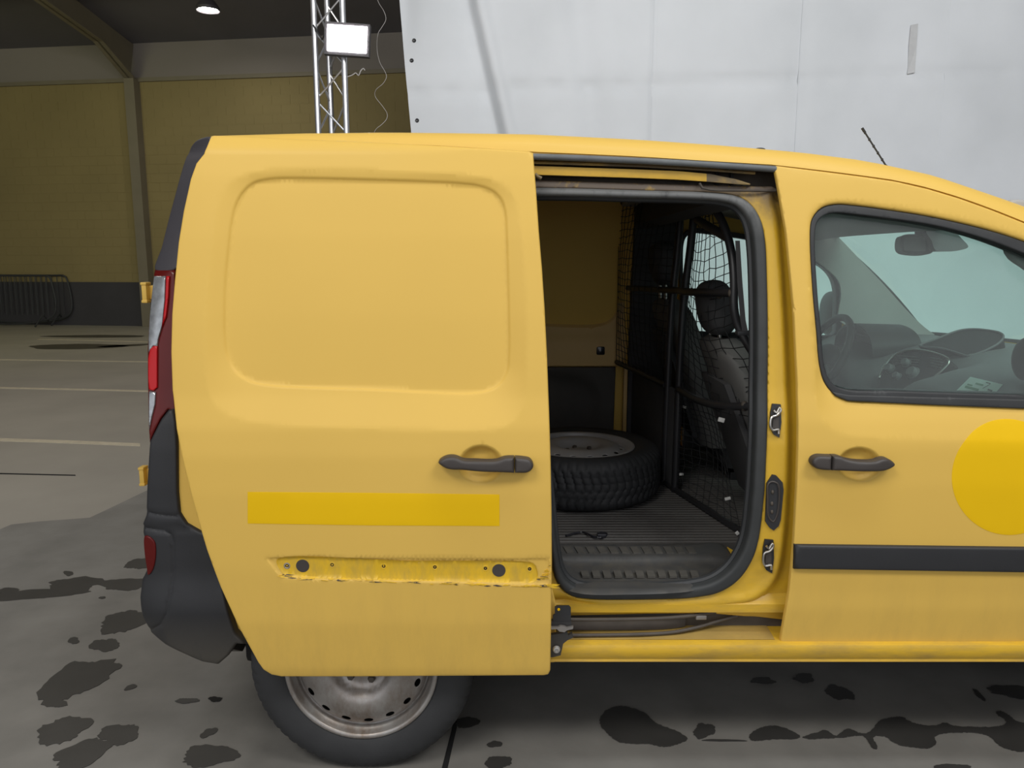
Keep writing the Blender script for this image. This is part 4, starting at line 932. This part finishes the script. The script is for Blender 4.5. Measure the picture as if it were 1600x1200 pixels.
def wheel(name, c, rot, rimm):
    """axle along local Y, outer face at local y = 0"""
    w = empty(name, c)
    t = mk('tyre', TV, TF, 'tyre', w, 50, origin=(0, 0, 0)); t.location = (0, 0, 0)
    r = panel('rim', circ, rprof, rimm, None, None, .011, .003, rholes, .001, .0015, smooth_out=False)
    me = r.data; sh = Vector(r.location)
    for v in me.vertices: v.co += sh
    b = MB().lathe(barrel, (0, 0, 0), 'y', 72);
    k_ = MB().lathe([(0, .05), (.12, .05), (.178, .048), (.188, .045), (.20, .10)], (0, 0, 0), 'y', 40).build('rim_hole_shade', 'dark_hole', w, 60, origin=(0, 0, 0)); k_.location = (0, 0, 0)  # near-black disc added to paint the shade seen through the vent holes
    bm = bmesh.new(); bm.from_mesh(me); vv = [bm.verts.new(p) for p in b.v]
    for f in b.f: bm.faces.new([vv[i] for i in f]).smooth = True
    bm.to_mesh(me); bm.free(); r.parent = w; r.location = (0, 0, 0)
    for k in range(5):
        a = 2 * math.pi * k / 5 + .3
        o = MB().lathe([(0, -.012), (.008, -.012), (.010, -.008), (.010, .0)], (0, 0, 0), 'y', 6).build('wheel_bolt', 'brown_metal', r, 0, origin=(0, 0, 0)); o.location = (.050 * math.cos(a), .034, .050 * math.sin(a))
    w.rotation_euler = rot
    return w, (t, r, k_)
sp, SRC = wheel('spare_wheel', (.268, .99, ZF + .1925), (R(-90), 0, R(20)), 'steel_rim_clean')
tag(sp, 'spare wheel with a steel rim lying flat on the cargo floor', 'wheel')
for x, y, f in ((XW0, .012, False), (XW1, .03, False), (XW0, W - .012, True), (XW1, W - .03, True)):
    w = empty('road_wheel', (x, y, .3175), van); w.rotation_euler = (0, R(6), math.pi if f else 0)
    for nm, o0 in (('tyre', SRC[0]), ('rim', SRC[1]), ('rim_hole_shade', SRC[2])):
        o = bpy.data.objects.new(nm, o0.data); COL.objects.link(o); o.parent = w
        if nm == 'rim': o.material_slots[0].link = 'OBJECT'; o.material_slots[0].material = MATS['steel_rim']
    hb = MB().lathe([(0, .012), (.026, .012), (.030, .018), (.030, .036)], (0, 0, 0), 'y', 24)
    for k in range(5):
        a = 2 * math.pi * k / 5 + .3; hb.lathe([(0, .020), (.009, .020), (.011, .026), (.011, .036)], (.050 * math.cos(a), 0, .050 * math.sin(a)), 'y', 6)
    o = hb.build('hub', 'brown_metal', w, 30, origin=(0, 0, 0)); o.location = (0, 0, 0)
for x in (XW0, XW1):
    for s in (0, 1):
        a_ = np.linspace(.05, math.pi - .12, 22); y0, y1_ = (.03, .36) if not s else (W - .36, W - .03)
        MB().slab([[(x + .365 * math.cos(a), y, .3175 + .365 * math.sin(a)) for a in a_] for y in (y0, y1_)], (0, 0, .006)).slab([[(x + r * math.cos(a), (.30 if not s else W - .30), .3175 + r * math.sin(a)) for a in a_] for r in (.02, .365)], (0, .01, 0)).build('wheel_arch', 'dark_hole', van)
# scrap on the floor
sb = MB().tube(cr([onZ(a, b, ZF + .006) for a, b in ((884, 837), (900, 833), (910, 831.5), (918, 834), (926, 838), (936, 840), (945, 838), (948, 834), (940, 832), (934, 835), (942, 841))], .008, False), .0035, 6)
sb.box(onZ(940, 836, ZF + .008), (.03, .02, .012), bev=.003)
tag(sb.build('cable_scrap', 'gloss_black', None), 'short black scrap of cable lying on the ribbed cargo floor', 'cable')

# ------------------------------------------------------------------ bulkhead of tubes and net, cab
pt = MB()
pB = (.625, .965); pA = (.615, 1.06)
def rod(p, r=.013): return pt.tube(cr(p, .02, False) if len(p) > 2 else p, r, 10)
rod([(.655, pA[1], 1.70), (.645, pA[1], 1.5), (.628, pA[1], 1.25), (.620, pA[1], ZF)], .0145)
rod([(.685, pB[1], 1.68), (.672, pB[1], 1.5), (.652, pB[1], 1.25), (.645, pB[1], ZF)], .0145)
rod([(.55, YW - .03, 1.31), (.60, 1.25, 1.32), (.622, .95, 1.328), (.598, .62, 1.336), (.650, .30, 1.346)])
rod([(.505, YW - .03, .955), (.58, 1.25, .952), (.615, 1.06, .948)], .012)
rod([(.645, .96, .948), onY(1082, 621, .75), onY(1102, 629, .60), onY(1130, 634.5, .42), onY(1158, 635, .34), onY(1186, 635, .29)])
upr = [onY(1108, 318, .42), onY(1124, 338, .38), onY(1136, 366, .35), onY(1144, 402, .32), onY(1147, 440, .30), onY(1147, 482, .29), onY(1153, 508, .29), onY(1165, 532, .28), onY(1184, 566, .27), onY(1194, 600, .27)]
rod(upr, .0125); rod([(.685, pB[1], 1.60), onY(1100, 350, .5), onY(1138, 372, .35)], .014)
rod([(.62, 1.06, ZF + .012), (.645, .96, ZF + .012), (.70, .74, ZF + .012), (.765, .49, ZF + .012), (.80, .40, ZF + .014)], .012)
rod([(.50, YW - .04, 1.70), (.60, 1.3, 1.71), (.67, 1.0, 1.70)], .012)
bk = pt.build('bulkhead_frame', 'black_metal', van, 60); tag(bk, 'black tubular bulkhead behind the seats')
MB().slab([[(.578, YW - .045, z), (.60, 1.25, z), (.622, 1.06, z), (.640, .975, z)] for z in (ZF, .75, .945)], (.006, 0, 0)).build('bulkhead_panel', 'fabric_dark', bk)
for a, b, y in ((1144, 458, .30), (1124, 459, .42), (1163, 634.5, .33)):
    p = onY(a, b, y); MB().ell(p, (.012, .014, .016)).build('tube_clamp', 'brown_metal', bk)
random.seed(2)
def net(name, P, nu, nv, bulge, r=.0014):     # P(u, v) -> point; knotted strings, slack diamonds
    mb = MB(); J = {}
    def pt_(u, v):
        p = np.array(P(u, v), float); s = math.sin(math.pi * u) * math.sin(math.pi * v); return p + np.array(bulge) * s
    for i in range(nu + 1):
        for j in range(nv + 1):
            J[i, j] = pt_(min(1, max(0, (i + random.uniform(-.13, .13)) / nu)), min(1, max(0, (j + random.uniform(-.2, .2)) / nv)))
    for i in range(nu + 1): mb.tube([J[i, j] for j in range(nv + 1)], r, 4, cap=False)
    for j in range(nv + 1): mb.tube([J[i, max(0, min(nv, j))] for i in range(nu + 1)], r, 4, cap=False)
    return tag(mb.build(name, 'net_string', bk, 0), kind='stuff')
up = np.array([(p[0], p[1], p[2]) for p in cr(upr, .02, False)])
def uat(z): o = np.argsort(up[:, 2]); return np.array([np.interp(z, up[o, 2], up[o, k]) for k in range(3)])
def Pn(u, v):
    z0 = .955 + (1.60 - .955) * v; zr = .94 + (1.585 - .94) * v; zr = max(zr, 1.03) if v > .1 else zr
    a = np.array((.655 + .03 * v, pB[1], z0 - .10 * (1 - v) * 0)); b = uat(max(1.05, zr + .06 * math.sin(3 * v))); b[2] = zr + .04
    return a + (b - a) * u + np.array((0, 0, -.035 * math.sin(math.pi * u) * (1 - v)))
net('cargo_net', Pn, 9, 21, (-.03, 0, -.02))
def Pd(u, v):
    z = .955 + (1.70 - .955) * v; return (.500 + .115 * u + .03 * v * u, YW - .04 - (YW - .04 - pA[1]) * u, z)
net('cargo_net', Pd, 13, 24, (-.045, 0, 0))
def Pg(u, v):
    z = ZF + .02 + (.935 - ZF - .02) * v; a = np.array((.645 + .005 * u, pB[1] - .006, z)); b = np.array((.655, pA[1], z)); return a + (b - a) * u * .9 + np.array((.02 * u, 0, 0))
def Pm(u, v):                                  # lower net, gathered towards the middle
    z = ZF + .02 + (.93 - ZF - .02) * v
    a = np.array((.645, pB[1], z)); b = np.array((.765 - .105 * v, .49 - .07 * v + .05 * math.sin(math.pi * v), z + .06 * v)); return a + (b - a) * u
net('cargo_net', Pm, 9, 16, (.05, .05, 0), .0013)
for a, b, y, sz in ((1069, 636, .93, (.016, .006, .008)), (1127, 656, .42, (.020, .008, .014)), (1064.5, 741, .93, (.016, .006, .010)), (1089, 785, .84, (.014, .006, .016)), (1137, 779, .50, (.020, .006, .010)), (1152, 833, .47, (.012, .006, .012))):
    MB().box(onY(a, b, y), sz, (0, R(random.uniform(-40, 40)), 0), bev=.002).build('cable_tie', 'white_plastic', bk)

MB().box((1.30, W / 2, .44), (1.5, 1.55, .04)).build('cab_floor', 'liner', van)
MB().slab([[(2.03, y, z) for y in (.12, .9, W - .12)] for z in (.42, .8, 1.07)], (.02, 0, 0)).build('firewall', 'liner', van)
for s in (0, 1):
    y0 = .075 if not s else W - .075
    MB().slab([[(x, y0 + (.02 if not s else -.02) * (z < .9), z) for x in np.linspace(.84, 1.72, 8)] for z in (.42, .6, .9, 1.055, 1.068)], (0, .03 if not s else -.03, 0)).build('door_lining', 'dash', van)
    # pillar behind the front door
    yy = (lambda z: float(S0(0, z)) + .095) if not s else (lambda z: W - float(S0(0, z)) - .095)
    MB().slab([[(x + (.03 * (1.5 - z)) * 0, yy(z), z) for x in ((.70, .735, .77) if not s else (.56, .66, .77))] for z in (.5, .8, 1.07, 1.3, 1.5, 1.62)], (0, .05 if not s else -.05, 0)).build('door_pillar_lining', 'fabric_dark', van)
MB().slab([[onY(a, b, .215) for a, b in ((1149, 376), (1156, 376))], [onY(a, b, .215) for a, b in ((1152, 440), (1160, 440))], [onY(a, b, .215) for a, b in ((1157, 500), (1165, 500))], [onY(a, b, .215) for a, b in ((1160, 519), (1169, 519))]], (0, .002, 0)).build('seat_belt', 'fabric_dark', van)
MB().box(onY(1164, 520, .22), (.05, .03, .012), bev=.003).build('belt_guide', 'black_plastic', van)

def seat(y, x, zb, tilt, head_z, label):
    s_ = empty('seat', (x, y, .45), van); tag(s_, label)
    w = .48
    def bk_(sx, z, t):
        return x + sx + (z - zb) * -tilt
    rows = []
    for k in range(25):
        t = k / 24; z = zb + .60 * t; half = w / 2 * (1 - .28 * max(0, t - .55) ** 1.5 * 2.2); th = .15 * (1 - .35 * t)
        if t > .9: half *= math.sqrt(max(.12, 1 - ((t - .9) / .1) ** 2 * .85)); th *= math.sqrt(max(.15, 1 - ((t - .9) / .1) ** 2 * .8))
        row = []
        for a in np.linspace(0, 2 * math.pi, 33)[:-1]:
            cx = math.copysign(abs(math.cos(a)) ** .55, math.cos(a)); sx = math.copysign(abs(math.sin(a)) ** .55, math.sin(a))
            row.append((x - (z - zb) * tilt + th * .5 * cx + .03 * (cx > 0) * abs(sx) ** 4, y + half * sx, z))
        rows.append(row + [row[0]])
    MB().grid(rows).build('backrest', 'fabric_grey', s_, 60)
    rows = [[(xx - .028 - (z - zb) * tilt, y + w * .36 * q * (1 - .25 * max(0, (z - zb) / .6 - .55) * 2), z) for q in np.linspace(-1, 1, 9)] for z, xx in [(zb + .03 + .5 * t, x - .066 * (1 - .32 * t)) for t in np.linspace(0, .86, 10)]]
    MB().slab(rows, (.02, 0, 0)).build('back_panel', 'fabric_dark', s_)
    MB().box((x + .26, y, zb + .0), (.50, w, .16), (0, R(-6), 0), bev=.05).build('cushion', 'fabric_dark', s_, 60)
    MB().box((x + .26, y, .50), (.42, .40, .14), bev=.01).build('seat_frame', 'black_metal', s_)
    hx = x - .60 * tilt - .015
    MB().ell((hx, y, head_z), (.052, .125, .092), (0, R(-12), 0), 28, 16, .72).build('headrest', 'fabric_dark', s_, 70)
    for q in (-.06, .06): MB().tube([(hx, y + q, head_z - .06), (hx + .005, y + q, zb + .565)], .006, 8).build('headrest_post', 'chrome', s_)
seat(.60, .945, .59, .42, 1.285, 'passenger seat seen side-on behind the net')
seat(1.33, .86, .68, .34, 1.425, 'driver seat on the far side of the cab')

# dashboard
def dz(x, y):                                   # top skin of the dash
    c = math.exp(-((y - .92) / .30) ** 2); f = sm(1.2, 1.6, y)
    cut = .085 * math.exp(-((y - .88) / .21) ** 4) * (1 - float(sm(1.52, 1.66, x)))
    x = x + .11 * float(sm(.80, .55, y))
    z = np.interp(x, [1.30, 1.38, 1.46, 1.60, 1.75, 1.95, 2.06], [.80, .98, 1.035, 1.072, 1.092, 1.096, 1.08])
    return float(z - cut + .045 * c * np.interp(x, [1.38, 1.55, 1.72, 1.9, 2.06], [0, .4, 1, .75, .2]) + .03 * f * np.interp(x, [1.4, 1.55, 1.75, 2.0], [0, 1, .5, 0]))
xs = np.concatenate([np.linspace(1.30, 1.46, 10), np.linspace(1.49, 2.06, 22)])
rows = [[(1.42, y, .62) for y in np.linspace(.125, W - .125, 40)]] + [[(x, y, dz(x, y)) for y in np.linspace(.125, W - .125, 40)] for x in xs]
da = MB().slab(rows, (0, 0, -.02)).build('dashboard', 'dash', van, 60)
for s in (False, True):                         # grey trim between windscreen and door window
    P = [(a[0], a[2]) for a in [onY(u, v, 1.60) for u, v in ((1284, 352), (1300, 368), (1364, 433), (1447, 516), (1516, 551), (1490, 575), (1380, 540), (1345, 515), (1308, 500), (1309, 458), (1304, 438), (1281, 416), (1262, 400), (1262, 352))]]
    panel('pillar_trim', P, lambda x, z: (.235 if s else .135) + .06 * np.maximum(0, np.asarray(z) - 1.1) + 0 * np.asarray(x), 'trim_grey', van, None, .02, .02, er=.008, flip=s)
# instrument binnacle, open towards the driver
MB().slab([[(1.47 + .20 * t, 1.33 + .185 * math.cos(a), 1.06 + .10 * math.sin(a) * (1 - .25 * t) + .02 * t) for a in np.linspace(-.15, math.pi + .15, 20)] for t in np.linspace(0, 1, 6)], (0, 0, .012)).build('instrument_hood', 'dash_dark', da, 60)
MB().slab([[(1.56, 1.33 + .17 * q, z) for q in (-1, 0, 1)] for z in (1.0, 1.11)], (.01, 0, 0)).build('instrument_panel', 'dash_dark', da)
# centre stack on a tilted plane facing back and up
cp0 = (1.50, .92, 1.07); cn = (-.80, -.22, .56)
def cpl(a, b, d=0.): return onP(a, b, np.array(cp0) + np.array(cn) * d, cn)
ST_ = [(1372, 592), (1381, 572), (1396, 556), (1412, 548.5), (1430, 546), (1450, 548.5), (1472, 555), (1483, 561.5), (1484, 567), (1474, 578), (1458, 592), (1438, 614), (1425, 632), (1370, 632)]
nn = np.array(cn)
MB().prism([cpl(a, b, .012) for a, b in ST_], nn * -.05).build('centre_stack', 'dash_dark', da, 20)
MB().tube(cr([cpl(a, b, .016) for a, b in ((1374, 590), (1382, 572), (1396, 556.5), (1412, 549), (1430, 546.5), (1450, 549), (1472, 555.5), (1482.5, 562), (1482, 568), (1473, 578), (1457, 592), (1438, 614), (1428, 628))], .01, False), .0040, 8).build('bezel', 'chrome', da, 60)
for P in ([(1392, 566), (1408, 555), (1430, 552), (1440, 553), (1436, 561), (1415, 566), (1396, 572)], [(1447, 555), (1462, 557), (1477, 564), (1464, 577), (1449, 572)]):
    v_ = MB().prism([cpl(a, b, .014) for a, b in P], nn * -.004).build('vent', 'dash_dark', da, 0)
    x0, x1 = min(p[0] for p in P), max(p[0] for p in P); y0 = min(p[1] for p in P); y1_ = max(p[1] for p in P)
    for k in range(1, 5):
        yy = y0 + (y1_ - y0) * k / 5; MB().tube([cpl(x0 + 4 + k, yy - 1, .017), cpl(x1 - 4 - abs(k - 2), yy + 2.5, .017)], .0014, 6).build('vent_slat', 'dash', v_)
for a, b, r in ((1391, 577, .020), (1417, 568, .018), (1427, 583, .024), (1403, 589, .016)):
    q = cpl(a, b, .013); zax = Vector(nn).normalized().to_track_quat('Z', 'Y').to_matrix()
    kb = MB().lathe([(0, .02), (r * .7, .02), (r * .8, .017), (r * .85, .004), (r, .003), (r * 1.05, 0)], (0, 0, 0), 'z', 24)
    kb.v = [tuple(zax @ Vector(v) + Vector(q)) for v in kb.v]; kb.build('knob', 'dash', da)
bp0 = (1.70, .80, 1.135); bn = (-.42, -.30, .86)
bow = [onP(a, b, bp0, bn) for a, b in cr([(1437, 541), (1462, 531), (1484, 522), (1500, 517), (1520, 515), (1545, 517), (1563, 521), (1568, 526), (1563, 535), (1545, 546), (1528, 553), (1513, 557), (1495, 552), (1470, 545)], 4)]
MB().prism(bow, np.array(bn) * -.05).build('storage_bowl', 'dash_dark', da, 20)
MB().tube([p + np.array(bn) * .002 for p in bow], .0045, 6, closed=True).build('bowl_rim', 'dash', da, 60)
q = onY(1603, 561, .30); MB().ell(q, (.03, .05, .065)).build('side_vent', 'dash_dark', da)
# steering wheel
cw = np.array((1.345, 1.34, 1.025)); ax = np.array((-.90, 0, .436)); e1 = np.array((0, 1., 0)); e2 = np.cross(ax, e1) * -1
sw = MB().tube([cw + .19 * (e1 * math.cos(a) + e2 * math.sin(a)) for a in np.linspace(0, 2 * math.pi, 56, endpoint=False)], .0155, 10, closed=True).build('steering_wheel', 'dash_dark', van, 60)
hb = MB().ell(cw - ax * .02, (.05, .085, .07), (0, R(25), 0))
for a in (math.radians(200), math.radians(340), math.radians(270)): hb.tube([cw - ax * .02, cw + .185 * (e1 * math.cos(a) + e2 * math.sin(a))], .014, 8)
hb.build('steering_hub', 'dash_dark', sw, 60)
MB().tube([cw - ax * .03, cw - ax * .25], .045, 14).build('steering_column', 'dash_dark', van)
# interior mirror with its foot on the windscreen
mp = [onY(a, b, .90) for a, b in ((1410, 368), (1440, 366), (1456, 367), (1460, 375), (1459, 391), (1453, 396.5), (1412, 394.5), (1407, 389), (1407, 374))]
mo = MB().prism(cr(mp, .012), (.03, .10, -.004)).build('rear_view_mirror', 'dash_dark', van, 30)
MB().prism([onY(a, b, .897) for a, b in ((1411, 371), (1446, 369), (1446, 393), (1413, 391.5))], (0, .002, 0)).build('mirror_glass', 'handle_grey', mo)
MB().prism(cr([onY(a, b, .86) for a, b in ((1447, 361), (1470, 358), (1490, 361), (1503, 373), (1513, 386), (1500, 391), (1480, 393), (1462, 391), (1455, 375))], .012), (.01, .10, 0)).build('mirror_foot', 'dash', van, 30)
# printed paper on the passenger side of the dash
def onD(a, b, d=.003):
    z = 1.05
    for _ in range(40):
        p = onZ(a, b, z); z = .5 * z + .5 * (dz(p[0], p[1]) + d)
    return onZ(a, b, z)
c_ = [np.array(q, float) for q in ((1516, 589), (1567, 601), (1541, 630), (1484, 621))]
pg = [[onD(*((c_[0] * (1 - u) + c_[1] * u) * (1 - v) + (c_[3] * (1 - u) + c_[2] * u) * v)) for u in np.linspace(0, 1, 9)] for v in np.linspace(0, 1, 9)]
pa = MB().slab(pg, (0, 0, .0008)).build('printed_paper', 'paper', None, 0)
tag(pa, 'pale green printed paper lying on the dashboard by the door window', 'paper')
for a, b, c, d, m, t in ((1512, 600.5, 1520, 602.5, 'ink_green', 2), (1509, 604, 1530, 609.5, 'ink_green', 3.2), (1525, 599, 1537, 602, 'ink_green', 2.4), (1536, 607, 1548, 600, 'ink_dark', 1.4), (1541, 597.5, 1548, 599.5, 'ink_dark', 1.2), (1544, 608.5, 1551, 611, 'ink_dark', 2.2), (1505, 611, 1530, 617, 'ink_green', .7), (1503, 614, 1522, 618.5, 'ink_green', .7), (1500, 617.5, 1514, 620.5, 'ink_green', .7)):
    P = [onD(a, b - t / 2, .0045), onD(c, d - t / 2, .0045), onD(c - t * .6, d + t / 2, .0045), onD(a - t * .6, b + t / 2, .0045)]
    MB().prism(P, (0, 0, .0003)).build('print', m, pa, 0)
